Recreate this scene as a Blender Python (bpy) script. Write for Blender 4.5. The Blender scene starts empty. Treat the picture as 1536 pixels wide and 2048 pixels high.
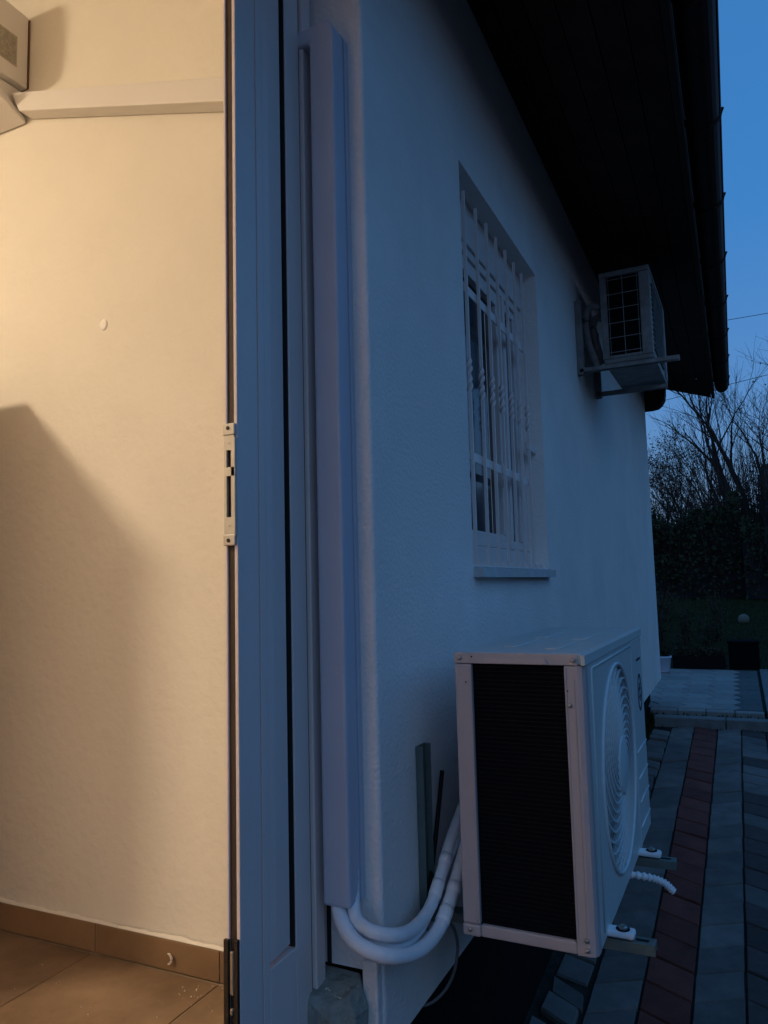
import bpy, bmesh, math, random
from mathutils import Vector, Matrix
random.seed(7)
PI = math.pi
S = bpy.context.scene
COL = S.collection

# ------------------------------------------------------------------ camera
# origin = camera, +Y along the house front, +X away from the house, +Z up (metres)
cam_d = bpy.data.cameras.new('camera')
cam_d.sensor_fit = 'VERTICAL'
cam_d.sensor_height = 34.6
cam_d.sensor_width = 26.0
cam_d.lens = 34.6 * 1500.0 / 2048.0
cam_d.clip_start = 0.02
cam_d.clip_end = 600.0
cam = bpy.data.objects.new('camera', cam_d)
COL.objects.link(cam)
R = Matrix(((0.9059734682754941, 0.06429728449614534, 0.41842315183193195),
            (0.42257700486497907, -0.07825500090092205, -0.9029423180875621),
            (-0.02531303498626697, 0.99485778583696, -0.09806750847944282)))
cam.matrix_world = R.to_4x4()
S.camera = cam

# ------------------------------------------------------------------ dusk sky and light
W = bpy.data.worlds.new('World')
S.world = W
W.use_nodes = True
nt = W.node_tree
for n in list(nt.nodes):
    nt.nodes.remove(n)
out = nt.nodes.new('ShaderNodeOutputWorld')
bg = nt.nodes.new('ShaderNodeBackground')
sky = nt.nodes.new('ShaderNodeTexSky')
sky.sky_type = 'NISHITA'
sky.sun_disc = False
sky.sun_elevation = math.radians(1.0)
sky.sun_rotation = math.radians(215.0)
sky.altitude = 100.0
sky.air_density = 1.0
sky.dust_density = 1.0
sky.ozone_density = 4.0
tint = nt.nodes.new('ShaderNodeMix')
tint.data_type = 'RGBA'
tint.blend_type = 'MULTIPLY'
tint.inputs[0].default_value = 1.0
tint.inputs[7].default_value = (0.76, 0.93, 0.90, 1.0)      # camera's indoor white balance
nt.links.new(sky.outputs[0], tint.inputs[6])
# thin even twilight cloud veil over the whole sky: slightly paler towards the horizon all round
tcw = nt.nodes.new('ShaderNodeTexCoord'); sepw = nt.nodes.new('ShaderNodeSeparateXYZ')
nt.links.new(tcw.outputs['Generated'], sepw.inputs[0])
mrw = nt.nodes.new('ShaderNodeMapRange'); mrw.inputs[1].default_value = 0.02; mrw.inputs[2].default_value = 0.42
nt.links.new(sepw.outputs[2], mrw.inputs[0])
veil = nt.nodes.new('ShaderNodeMix'); veil.data_type = 'RGBA'
veil.inputs[6].default_value = (0.160, 0.238, 0.465, 1); veil.inputs[7].default_value = (0.050, 0.225, 0.570, 1)
nt.links.new(mrw.outputs[0], veil.inputs[0])
mixw = nt.nodes.new('ShaderNodeMix'); mixw.data_type = 'RGBA'; mixw.inputs[0].default_value = 0.72
nt.links.new(tint.outputs[2], mixw.inputs[6]); nt.links.new(veil.outputs[2], mixw.inputs[7])
nt.links.new(mixw.outputs[2], bg.inputs[0])
bg.inputs[1].default_value = 0.155
nt.links.new(bg.outputs[0], out.inputs[0])

sun_d = bpy.data.lights.new('sun', 'SUN')
sun_d.energy = 0.03
sun_d.angle = math.radians(40)
sun_d.color = (0.55, 0.75, 1.0)
sun = bpy.data.objects.new('sun', sun_d)
sun.rotation_euler = (math.radians(55), 0, math.radians(35))
COL.objects.link(sun)

S.view_settings.view_transform = 'Standard'
S.view_settings.look = 'None'
S.view_settings.exposure = 2.58
S.view_settings.gamma = 1.0
S.view_settings.use_curve_mapping = False
S.render.engine = 'CYCLES'
S.cycles.max_bounces = 8
S.cycles.diffuse_bounces = 5
S.cycles.use_denoising = True
S.cycles.caustics_reflective = False
S.cycles.caustics_refractive = False

# ------------------------------------------------------------------ materials
def mat(name, col, rough=0.6, spec=0.3, metal=0.0, noise=None, bump=None, vary=0.0, emit=None, speck=None):
    """noise=(scale, amount[, second colour]); bump=(scale, strength, distance); vary = per-object value change"""
    m = bpy.data.materials.new(name)
    m.use_nodes = True
    t = m.node_tree
    b = t.nodes['Principled BSDF']
    b.inputs['Base Color'].default_value = (*col, 1)
    b.inputs['Roughness'].default_value = rough
    b.inputs['Specular IOR Level'].default_value = spec
    b.inputs['Metallic'].default_value = metal
    L = t.links
    src = None
    tc = t.nodes.new('ShaderNodeTexCoord')
    co = tc.outputs['Object']
    if noise or bump or vary:
        geo = t.nodes.new('ShaderNodeNewGeometry')
        co = geo.outputs['Position']
    if noise:
        nz = t.nodes.new('ShaderNodeTexNoise')
        nz.inputs['Scale'].default_value = noise[0]
        nz.inputs['Detail'].default_value = 6
        nz.inputs['Roughness'].default_value = 0.62
        L.new(co, nz.inputs['Vector'])
        mr = t.nodes.new('ShaderNodeMapRange')
        mr.inputs[1].default_value = 0.3
        mr.inputs[2].default_value = 0.7
        L.new(nz.outputs['Fac'], mr.inputs[0])
        mx = t.nodes.new('ShaderNodeMix')
        mx.data_type = 'RGBA'
        c2 = noise[2] if len(noise) > 2 else tuple(c * (1 - noise[1]) for c in col)
        mx.inputs[6].default_value = (*col, 1)
        mx.inputs[7].default_value = (*c2, 1)
        L.new(mr.outputs[0], mx.inputs[0])
        src = mx.outputs[2]
    if speck:
        vz = t.nodes.new('ShaderNodeTexNoise')
        vz.inputs['Scale'].default_value = speck[0]
        vz.inputs['Detail'].default_value = 3
        L.new(co, vz.inputs['Vector'])
        m3 = t.nodes.new('ShaderNodeMapRange')
        m3.inputs[1].default_value = speck[1]
        m3.inputs[2].default_value = speck[1] + 0.08
        L.new(vz.outputs['Fac'], m3.inputs[0])
        m4 = t.nodes.new('ShaderNodeMix')
        m4.data_type = 'RGBA'
        if src: L.new(src, m4.inputs[6])
        else: m4.inputs[6].default_value = (*col, 1)
        m4.inputs[7].default_value = (*speck[2], 1)
        L.new(m3.outputs[0], m4.inputs[0])
        src = m4.outputs[2]
    if vary:
        oi = t.nodes.new('ShaderNodeObjectInfo')
        mr2 = t.nodes.new('ShaderNodeMapRange')
        mr2.inputs[3].default_value = 1 - vary
        mr2.inputs[4].default_value = 1 + vary
        L.new(oi.outputs['Random'], mr2.inputs[0])
        vm = t.nodes.new('ShaderNodeHueSaturation')
        if src: L.new(src, vm.inputs['Color'])
        else: vm.inputs['Color'].default_value = (*col, 1)
        L.new(mr2.outputs[0], vm.inputs['Value'])
        src = vm.outputs[0]
    if src: L.new(src, b.inputs['Base Color'])
    if bump:
        bz = t.nodes.new('ShaderNodeTexNoise')
        bz.inputs['Scale'].default_value = bump[0]
        bz.inputs['Detail'].default_value = 5
        L.new(co, bz.inputs['Vector'])
        bp = t.nodes.new('ShaderNodeBump')
        bp.inputs['Strength'].default_value = bump[1]
        bp.inputs['Distance'].default_value = bump[2]
        L.new(bz.outputs['Fac'], bp.inputs['Height'])
        L.new(bp.outputs[0], b.inputs['Normal'])
    if emit:
        b.inputs['Emission Color'].default_value = (*emit[0], 1)
        b.inputs['Emission Strength'].default_value = emit[1]
    return m

M = {}
M['plaster'] = mat('outdoor_plaster', (0.90, 0.84, 0.80), 0.95, 0.1, noise=(2.6, 0.13), bump=(110, 0.8, 0.004), speck=(1.7, 0.56, (0.84, 0.78, 0.74)))
M['plaster_in'] = mat('indoor_plaster', (0.80, 0.76, 0.68), 0.9, 0.12, noise=(4.5, 0.05), bump=(38, 0.55, 0.005), speck=(34, 0.72, (0.76, 0.70, 0.60)))
M['ceiling'] = mat('ceiling_paint', (0.8, 0.78, 0.74), 0.95, 0.1, noise=(3, 0.04))
M['pvc'] = mat('white_door_plastic', (0.80, 0.69, 0.65), 0.38, 0.4, noise=(9, 0.05))
M['pvc_dark'] = mat('seal_rubber_and_shade', (0.03, 0.028, 0.026), 0.7, 0.2, noise=(30, 0.3))
M['channel'] = mat('hardware_channel', (0.075, 0.048, 0.034), 0.6, 0.3, noise=(20, 0.3))
M['duct'] = mat('white_duct_plastic', (0.50, 0.52, 0.60), 0.45, 0.35, noise=(6, 0.05))
M['foam'] = mat('pipe_foam', (0.80, 0.82, 0.85), 0.8, 0.2, noise=(40, 0.07), bump=(160, 0.3, 0.002))
M['tape'] = mat('pipe_tape', (0.86, 0.87, 0.88), 0.4, 0.4, noise=(40, 0.06))
M['steel'] = mat('galvanised_steel', (0.17, 0.21, 0.19), 0.5, 0.5, 0.35, noise=(25, 0.3))
M['zinc'] = mat('zinc_screw', (0.50, 0.47, 0.42), 0.35, 0.6, 0.8, noise=(50, 0.3))
M['bracketwhite'] = mat('painted_bracket', (0.50, 0.50, 0.50), 0.5, 0.4, noise=(20, 0.25))
M['acwhite'] = mat('unit_enamel', (0.47, 0.41, 0.41), 0.42, 0.45, noise=(12, 0.07))
M['acfront'] = mat('unit_front_plastic', (0.56, 0.61, 0.60), 0.45, 0.4, noise=(14, 0.07))
M['grille'] = mat('unit_grille_plastic', (0.60, 0.68, 0.70), 0.45, 0.4, noise=(30, 0.08))
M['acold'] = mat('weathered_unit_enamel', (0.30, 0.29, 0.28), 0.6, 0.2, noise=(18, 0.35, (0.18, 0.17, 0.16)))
M['coil'] = mat('dark_coil_fins', (0.008, 0.008, 0.010), 0.9, 0.05, noise=(60, 0.4))
M['coilfin'] = mat('aluminium_fin', (0.0095, 0.0095, 0.012), 0.7, 0.2, 0.0, noise=(60, 0.3))
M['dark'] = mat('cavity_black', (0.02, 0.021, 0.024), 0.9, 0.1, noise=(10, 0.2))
M['fan'] = mat('fan_plastic', (0.10, 0.10, 0.11), 0.5, 0.3, noise=(20, 0.2))
M['logo'] = mat('badge_navy', (0.03, 0.04, 0.09), 0.4, 0.4, noise=(30, 0.1))
M['soffit'] = mat('brown_soffit_board', (0.055, 0.028, 0.020), 0.8, 0.2, noise=(9, 0.5), bump=(40, 0.3, 0.002), vary=0.25)
M['rooftile'] = mat('roof_tile', (0.05, 0.028, 0.024), 0.8, 0.2, noise=(6, 0.4), vary=0.2)
M['gutter'] = mat('brown_gutter', (0.040, 0.022, 0.020), 0.65, 0.2, noise=(10, 0.3))
M['wood'] = mat('dark_stained_wood', (0.05, 0.03, 0.022), 0.7, 0.25, noise=(14, 0.5), bump=(60, 0.4, 0.002))
M['plinth'] = mat('bitumen_plinth', (0.012, 0.010, 0.009), 0.9, 0.1, noise=(12, 0.4), bump=(60, 0.6, 0.006))
M['concrete'] = mat('rough_concrete', (0.36, 0.38, 0.34), 0.95, 0.15, noise=(22, 0.45), bump=(70, 0.9, 0.008))
M['soil'] = mat('dark_soil', (0.022, 0.020, 0.014), 0.95, 0.05, noise=(3, 0.5), bump=(18, 0.8, 0.03))
M['joint'] = mat('paving_joint_earth', (0.048, 0.045, 0.040), 0.95, 0.05, noise=(25, 0.5), bump=(90, 0.8, 0.006))
M['lawn'] = mat('lawn_ground', (0.020, 0.026, 0.012), 0.95, 0.05, noise=(2.2, 0.5, (0.030, 0.027, 0.015)), bump=(30, 0.8, 0.03))
M['grass'] = mat('grass_blade', (0.045, 0.060, 0.022), 0.8, 0.1, noise=(1.5, 0.5))
M['moss'] = mat('green_moss', (0.030, 0.050, 0.018), 0.95, 0.05, noise=(40, 0.5), bump=(90, 0.9, 0.01))
pav = dict(rough=0.85, spec=0.25)
M['pav_grey'] = mat('grey_paver', (0.18, 0.165, 0.155), noise=(9, 0.42), bump=(160, 0.6, 0.003), vary=0.22, **pav)
M['pav_red'] = mat('red_paver', (0.19, 0.060, 0.046), noise=(9, 0.45), bump=(160, 0.6, 0.003), vary=0.22, **pav)
M['pav_brown'] = mat('brown_paver', (0.085, 0.065, 0.060), noise=(26, 0.3), bump=(160, 0.6, 0.003), vary=0.25, **pav)
M['pav_light'] = mat('light_terrace_paver', (0.29, 0.29, 0.28), noise=(22, 0.2), bump=(140, 0.6, 0.003), vary=0.14, **pav)
M['pav_dull'] = mat('dull_terrace_paver', (0.12, 0.135, 0.135), noise=(22, 0.3), bump=(140, 0.6, 0.003), vary=0.14, **pav)
M['kerb'] = mat('kerb_concrete', (0.20, 0.205, 0.20), 0.9, 0.2, noise=(14, 0.35), bump=(90, 0.7, 0.004), vary=0.1)
M['tile'] = mat('brown_floor_tile', (0.30, 0.20, 0.125), 0.45, 0.35, noise=(7, 0.35, (0.15, 0.095, 0.055)), bump=(14, 0.2, 0.003), vary=0.12)
M['skirt'] = mat('brown_skirting_tile', (0.29, 0.18, 0.10), 0.42, 0.35, noise=(6, 0.3), bump=(25, 0.2, 0.002), vary=0.12)
M['grout'] = mat('beige_grout', (0.42, 0.33, 0.23), 0.9, 0.1, noise=(30, 0.25))
M['crumb'] = mat('plaster_crumb', (0.75, 0.68, 0.58), 0.9, 0.1, noise=(60, 0.2))
M['patch'] = mat('fresh_filler', (0.90, 0.88, 0.84), 0.85, 0.15, noise=(30, 0.03))
M['unit_in'] = mat('indoor_unit_plastic', (0.74, 0.72, 0.70), 0.4, 0.4, noise=(8, 0.03))
M['label'] = mat('printed_label', (0.42, 0.40, 0.34), 0.5, 0.3, noise=(70, 0.35), speck=(260, 0.54, (0.25, 0.21, 0.16)))
M['cabinet'] = mat('brown_cabinet_board', (0.20, 0.11, 0.06), 0.5, 0.3, noise=(6, 0.3))
M['pot'] = mat('white_pot_plastic', (0.60, 0.66, 0.78), 0.5, 0.3, noise=(15, 0.1))
M['box'] = mat('black_box_plastic', (0.006, 0.006, 0.007), 0.95, 0.05, noise=(15, 0.3))
M['planter'] = mat('dark_planter', (0.010, 0.011, 0.014), 0.9, 0.1, noise=(15, 0.3))
M['ball'] = mat('pale_garden_ball', (0.17, 0.17, 0.13), 0.8, 0.2, noise=(45, 0.3), bump=(70, 0.5, 0.004))
M['bark'] = mat('dark_bark', (0.045, 0.038, 0.032), 0.9, 0.1, noise=(12, 0.4))
M['twig'] = mat('twig_bark', (0.05, 0.045, 0.042), 0.9, 0.1, noise=(12, 0.3))
M['leaf_dry'] = mat('withered_leaf', (0.06, 0.055, 0.035), 0.85, 0.1, noise=(5, 0.5))
M['leaf'] = mat('dark_leaf', (0.035, 0.050, 0.024), 0.75, 0.2, noise=(4, 0.5))
M['stem'] = mat('dry_stem', (0.09, 0.08, 0.055), 0.85, 0.1, noise=(10, 0.3))
M['wire'] = mat('cable_black', (0.02, 0.02, 0.02), 0.7, 0.2, noise=(10, 0.2))
M['cable_g'] = mat('grey_cable', (0.16, 0.15, 0.15), 0.6, 0.3, noise=(20, 0.2))
M['curtain'] = mat('pale_net_curtain', (0.26, 0.27, 0.30), 0.9, 0.1, noise=(20, 0.12), bump=(60, 0.3, 0.004))
M['house_far'] = mat('far_house_wall', (0.04, 0.03, 0.03), 0.9, 0.1, noise=(2, 0.3))
M['lamp'] = mat('lamp_diffuser', (0.9, 0.85, 0.75), 0.5, 0.3, noise=(5, 0.02), emit=((1.0, 0.78, 0.53), 45.0))
gl = bpy.data.materials.new('window_glass'); gl.use_nodes = True
gb = gl.node_tree.nodes['Principled BSDF']
gb.inputs['Base Color'].default_value = (0.045, 0.055, 0.07, 1); gb.inputs['Roughness'].default_value = 0.08
gb.inputs['Specular IOR Level'].default_value = 0.22
gn = gl.node_tree.nodes.new('ShaderNodeTexNoise'); gn.inputs['Scale'].default_value = 3
gp = gl.node_tree.nodes.new('ShaderNodeBump'); gp.inputs['Strength'].default_value = 0.03
gl.node_tree.links.new(gn.outputs['Fac'], gp.inputs['Height']); gl.node_tree.links.new(gp.outputs[0], gb.inputs['Normal'])
M['glass'] = gl

# ------------------------------------------------------------------ mesh helpers
class MB:
    def __init__(s): s.v = []; s.f = []
    def add(s, vs, fs):
        o = len(s.v)
        s.v += [tuple(v) for v in vs]
        s.f += [tuple(i + o for i in f) for f in fs]
        return s
    def box(s, x0, x1, y0, y1, z0, z1):
        return s.add([(x0,y0,z0),(x1,y0,z0),(x1,y1,z0),(x0,y1,z0),(x0,y0,z1),(x1,y0,z1),(x1,y1,z1),(x0,y1,z1)],
              [(0,3,2,1),(4,5,6,7),(0,1,5,4),(1,2,6,5),(2,3,7,6),(3,0,4,7)])
    def hexa(s, lo, hi):
        n = len(lo)
        return s.add(list(lo) + list(hi), [tuple(range(n-1,-1,-1)), tuple(range(n, 2*n))] +
                     [(i, (i+1) % n, n + (i+1) % n, n + i) for i in range(n)])
    def prism(s, poly, axis, a, b):
        """poly: 2-D points in the two remaining axes (in order), extruded along axis from a to b"""
        def P(p, c):
            return {0: (c, p[0], p[1]), 1: (p[0], c, p[1]), 2: (p[0], p[1], c)}[axis]
        return s.hexa([P(p, a) for p in poly], [P(p, b) for p in poly])
    def tube(s, pts, r, n=8, caps=True):
        pts = [Vector(p) for p in pts]
        rs = r if isinstance(r, (list, tuple)) else [r] * len(pts)
        o = len(s.v)
        ref = None
        for i, p in enumerate(pts):
            d = (pts[min(i+1, len(pts)-1)] - pts[max(i-1, 0)])
            d = d.normalized() if d.length > 1e-9 else Vector((0,0,1))
            if ref is None:
                ref = Vector((0,0,1)) if abs(d.z) < 0.9 else Vector((1,0,0))
            a = d.cross(ref)
            if a.length < 1e-6: a = d.cross(Vector((0.3, 1, 0.2)))
            a.normalize(); b = d.cross(a).normalized(); ref = b.cross(d).normalized() if False else ref
            for k in range(n):
                t = 2 * PI * k / n
                q = p + (a * math.cos(t) + b * math.sin(t)) * rs[i]
                s.v.append((q.x, q.y, q.z))
        for i in range(len(pts)-1):
            for k in range(n):
                k2 = (k+1) % n
                s.f.append((o+i*n+k, o+i*n+k2, o+(i+1)*n+k2, o+(i+1)*n+k))
        if caps:
            s.f.append(tuple(o+k for k in range(n-1,-1,-1)))
            s.f.append(tuple(o+(len(pts)-1)*n+k for k in range(n)))
        return s
    def lathe(s, prof, c, n=24, axis=2):
        """prof: (radius, height) pairs; axis 2 = z, 0 = x"""
        o = len(s.v)
        for r, h in prof:
            for k in range(n):
                t = 2*PI*k/n
                a, b = r*math.cos(t), r*math.sin(t)
                s.v.append((c[0]+a, c[1]+b, c[2]+h) if axis == 2 else ((c[0]+h, c[1]+a, c[2]+b) if axis == 0 else (c[0]+a, c[1]+h, c[2]+b)))
        for i in range(len(prof)-1):
            for k in range(n):
                k2 = (k+1) % n
                s.f.append((o+i*n+k, o+i*n+k2, o+(i+1)*n+k2, o+(i+1)*n+k))
        s.f.append(tuple(o+k for k in range(n-1,-1,-1)))
        s.f.append(tuple(o+(len(prof)-1)*n+k for k in range(n)))
        return s
    def mesh(s, name, m, smooth=False):
        me = bpy.data.meshes.new(name)
        me.from_pydata(s.v, [], s.f)
        me.validate()
        bm = bmesh.new(); bm.from_mesh(me)
        bmesh.ops.recalc_face_normals(bm, faces=bm.faces)
        bm.to_mesh(me); bm.free()
        me.materials.append(m)
        if smooth:
            for p in me.polygons: p.use_smooth = True
        return me
    def obj(s, name, m, parent=None, bevel=0, smooth=False, seg=2):
        o = bpy.data.objects.new(name, s.mesh(name, m, smooth))
        COL.objects.link(o)
        if parent: o.parent = parent
        if bevel:
            b = o.modifiers.new('bevel', 'BEVEL'); b.width = bevel; b.segments = seg; b.limit_method = 'ANGLE'
            b.angle_limit = math.radians(40)
        return o

def tag(o, label=None, cat=None, group=None, kind=None):
    if label: o['label'] = label
    if cat: o['category'] = cat
    if group: o['group'] = group
    if kind: o['kind'] = kind
    return o
def empty(name, loc=(0,0,0), rz=0, **k):
    o = bpy.data.objects.new(name, None); COL.objects.link(o)
    o.location = loc; o.rotation_euler = (0, 0, rz); o.empty_display_size = 0.1
    return tag(o, **k)
def box(name, m, parent, b, bevel=0): return MB().box(*b).obj(name, m, parent, bevel)

GS = 0.078                       # slope of the garden ground along +Y
def gz(y): return -1.577 + GS * y

# ------------------------------------------------------------------ ground
NY = 60
gm = MB()
ys = [-8 + i * 1.0 for i in range(40)] + [36, 45, 60, 90, 150, 300]
xs = [-150, -60, -20, -8, -3, -1, 0, 1, 3, 8, 20, 60, 150]
def ground_z(x, y):
    yy = min(y, 20)
    return gz(yy) + (max(0, y - 20) * 0.01) - 0.03
vs = [(x, y, ground_z(x, y)) for y in ys for x in xs]
nx = len(xs)
fs = [(j*nx+i, j*nx+i+1, (j+1)*nx+i+1, (j+1)*nx+i) for j in range(len(ys)-1) for i in range(nx-1)]
ground = gm.add(vs, fs).obj('ground', M['lawn']); tag(ground, kind='structure')
bed = MB().add([(-0.98,-3,gz(-3)-0.012),(2.6,-3,gz(-3)-0.012),(2.6,6.17,gz(6.17)-0.012),(-0.98,6.17,gz(6.17)-0.012)], [(0,1,2,3)]).obj('paving_bed', M['joint'])
tag(bed, kind='structure')

# ------------------------------------------------------------------ paved path of chevron pavers
path = empty('path', (0, 0, 0), kind='structure')
PW, PL, PS = 0.157, 0.1665, 0.078
def paver_mesh(name, m, flip, w=PW, l=PL):
    g = 0.0035
    s0, s1 = (0, PS) if not flip else (PS, 0)
    top = [(g, g+s0), (w-g, g+s1), (w-g, l-g+s1), (g, l-g+s0)]
    cx_, cy_ = w/2, l/2+PS/2
    inn = [(cx_+(x-cx_)*0.955, cy_+(y-cy_)*0.955) for x, y in top]
    V = [(x,y,-0.05) for x,y in top] + [(x,y,-0.005) for x,y in top] + [(x,y,0.0) for x,y in inn]
    F = [(8,9,10,11)] + [(i,(i+1)%4,4+(i+1)%4,4+i) for i in range(4)] + [(4+i,4+(i+1)%4,8+(i+1)%4,8+i) for i in range(4)]
    V = [(x,y,z+GS*y) for x,y,z in V]
    return MB().add(V, F).mesh(name, m)
pm = {}
def pav_col(c):
    if c == -1: return 'pav_red'
    if c in (-2, 0): return 'pav_grey'
    return 'pav_brown' if c % 2 else 'pav_grey'
farpav = {}
rng = random.Random(3)
for c in range(-2, 12):
    for r in range(-22, 19):
        m = pav_col(c)
        if c == -1 and r == 18: m = 'pav_grey'
        if c >= 1 and rng.random() < 0.12: m = 'pav_grey'
        if c >= 1 and c < 3: m = 'pav_brown' if rng.random() < 0.7 else 'pav_grey'
        flip = (c % 2 == 1)
        x = -0.211 + PW * c
        y = 3.066 + r * PL
        x += 0.008 * (y - 2.9)
        if y > 5.95: continue
        dz = rng.uniform(-0.0025, 0.0025)
        if c <= 2 and y > 1.8:
            key = (m, flip)
            if key not in pm: pm[key] = paver_mesh('paver', M[m], flip)
            o = bpy.data.objects.new('paver', pm[key])
            COL.objects.link(o); o.parent = path
            o.location = (x, y, gz(y) + dz)
            o.rotation_euler = (rng.uniform(-.012,.012), rng.uniform(-.012,.012), rng.uniform(-.012,.012))
        else:
            key = (m, flip)
            if key not in pm: pm[key] = paver_mesh('paver', M[m], flip)
            b = farpav.setdefault(m, MB())
            me = pm[key]
            b.add([(v.co.x+x, v.co.y+y, v.co.z+gz(y)+dz) for v in me.vertices], [tuple(p.vertices) for p in me.polygons])
for m, b in farpav.items():
    tag(b.obj('outer_pavers', M[m], path), kind='stuff')
# irregular cut stones along the house
y = 1.9
while y < 5.9:
    l = rng.uniform(0.085, 0.15)
    w = rng.uniform(0.11, 0.14)
    b = MB()
    x1 = -0.531 + 0.011*(y-2.9) - 0.008; x0 = x1 - w
    sk = rng.uniform(-0.075, -0.035)
    j = lambda: rng.uniform(-0.007, 0.007)
    pts = [(x0+j(), y-sk*0+j()), (x1+j(), y+sk+j()), (x1+j(), y+l+sk-0.012+j()), (x0+j(), y+l-0.012+j())]
    cxx = sum(p[0] for p in pts)/4; cyy = sum(p[1] for p in pts)/4
    dz = rng.uniform(-0.012, 0.012)
    V = [(x,yy,gz(yy)-0.05) for x,yy in pts] + [(x,yy,gz(yy)-0.006+dz) for x,yy in pts] + [(cxx+(x-cxx)*.93,cyy+(yy-cyy)*.93,gz(yy)+0.002+dz) for x,yy in pts]
    F = [(8,9,10,11)] + [(i,(i+1)%4,4+(i+1)%4,4+i) for i in range(4)] + [(4+i,4+(i+1)%4,8+(i+1)%4,8+i) for i in range(4)]
    b.add(V, F).obj('cut_paver', M['pav_grey'], path)
    y += l + rng.uniform(0.004, 0.02)

# kerb in front of the terrace
kerb = empty('kerb', (0, 0, 0), kind='structure')
for i in range(5):
    x0 = -0.63 + i*0.5 + 0.003; x1 = x0 + 0.494
    MB().box(x0, x1, 6.13, 6.25, gz(6.2)-0.12, gz(6.2)+0.055).obj('kerb_stone', M['kerb'], kerb, 0.006)
moss = MB()
for i in range(900):
    x = rng.uniform(-0.68, 1.6); yy = rng.choice((rng.uniform(6.26, 6.47), rng.uniform(6.02, 6.12)))
    h = rng.uniform(0.008, 0.03); z = gz(yy)+ (0.015 if yy>6.2 else -0.02)
    a = rng.uniform(0, 6.28); w = 0.008
    moss.add([(x-w*math.cos(a), yy-w*math.sin(a), z), (x+w*math.cos(a), yy+w*math.sin(a), z), (x+rng.uniform(-.01,.01), yy, z+h)], [(0,1,2)])
for i in range(2600):
    yy = rng.uniform(4.2, 6.4); x = rng.uniform(-0.80, -0.645 + 0.01*(yy-4))
    h = rng.uniform(0.02, 0.09); z = gz(yy)-0.025; a = rng.uniform(0, 6.28); w = 0.01
    moss.add([(x-w*math.cos(a), yy-w*math.sin(a), z), (x+w*math.cos(a), yy+w*math.sin(a), z), (x+rng.uniform(-.02,.02), yy+rng.uniform(-.02,.02), z+h)], [(0,1,2)])
tag(moss.obj('moss', M['moss']), kind='stuff', label='green moss and weeds along the wall foot and kerb', cat='moss')

# terrace with interlocking zigzag stones
terr = empty('terrace', (0,0,0), kind='structure')
box_b = MB()
tz = lambda y: gz(y) + 0.05
box_b.hexa([(-1.9,6.49,tz(6.49)-.15),(0.16,6.49,tz(6.49)-.15),(0.16,8.12,tz(8.12)-.15),(-1.9,8.12,tz(8.12)-.15)],
           [(-1.9,6.49,tz(6.49)-.008),(0.16,6.49,tz(6.49)-.008),(0.16,8.12,tz(8.12)-.008),(-1.9,8.12,tz(8.12)-.008)]).obj('terrace_bed', M['joint'], terr)
ZL, ZW, ZZ = 0.178, 0.205, 0.062
def terrace_stone(m, w):
    g = 0.003
    poly = [(g,g),(g+ZZ,ZL/2),(g,ZL-g),(w-g,ZL-g),(w-g+ZZ,ZL/2),(w-g,g)]
    n = 6
    cxx, cyy = w/2+ZZ/2, ZL/2
    V = [(x,y,-.05) for x,y in poly]+[(x,y,-.005) for x,y in poly]+[(cxx+(x-cxx)*.965,cyy+(y-cyy)*.95,0) for x,y in poly]
    V = [(x,y,z+GS*y) for x,y,z in V]
    F = [(12,13,16,17),(13,14,15,16)] + [(i,(i+1)%n,n+(i+1)%n,n+i) for i in range(n)]+[(n+i,n+(i+1)%n,2*n+(i+1)%n,2*n+i) for i in range(n)]
    return MB().add(V,F).mesh('terrace_stone', m)
tl, td = terrace_stone(M['pav_light'], ZW), terrace_stone(M['pav_dull'], ZW)
for r in range(9):
    yy = 6.495 + r*ZL
    for c in range(-6, 1):
        x = -0.265 + c*ZW + 0.19 - ZW
        me = tl if c <= 0 else td
        if x < -0.92 and yy < 6.75: continue
        o = bpy.data.objects.new('terrace_stone', me); COL.objects.link(o); o.parent = terr
        o.location = (x, yy, tz(yy) + rng.uniform(-.0015,.0015))
for r in range(9):                                  # duller edge course
    yy = 6.495 + r*ZL
    b = MB(); x0 = -0.072; g = .003
    poly = [(x0+g,yy+g),(x0+g+ZZ,yy+ZL/2),(x0+g,yy+ZL-g),(0.13,yy+ZL-g),(0.13,yy+g)]
    b.hexa([(x,y_,tz(y_)-.05) for x,y_ in poly],[(x,y_,tz(y_)-0.001) for x,y_ in poly]).obj('edge_stone', M['pav_dull'], terr)
for i in range(3):
    y0 = 6.45 + i*0.56
    b = MB(); b.hexa([(0.155,y0,tz(y0)-.15),(0.225,y0,tz(y0)-.15),(0.225,y0+.55,tz(y0+.55)-.15),(0.155,y0+.55,tz(y0+.55)-.15)],
                     [(0.155,y0,tz(y0)+.012),(0.225,y0,tz(y0)+.012),(0.225,y0+.55,tz(y0+.55)+.012),(0.155,y0+.55,tz(y0+.55)+.012)])
    b.obj('edging_stone', M['kerb'], terr, 0.006)
for i in range(4):
    x0 = -0.68 + i*0.205
    b = MB(); b.hexa([(x0,6.42,tz(6.42)-.15),(x0+.2,6.42,tz(6.42)-.15),(x0+.2,6.488,tz(6.49)-.15),(x0,6.488,tz(6.49)-.15)],
                     [(x0,6.42,tz(6.42)-.004),(x0+.2,6.42,tz(6.42)-.004),(x0+.2,6.488,tz(6.49)-.003),(x0,6.488,tz(6.49)-.003)])
    b.obj('edging_stone', M['pav_light'], terr, 0.005)

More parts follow.
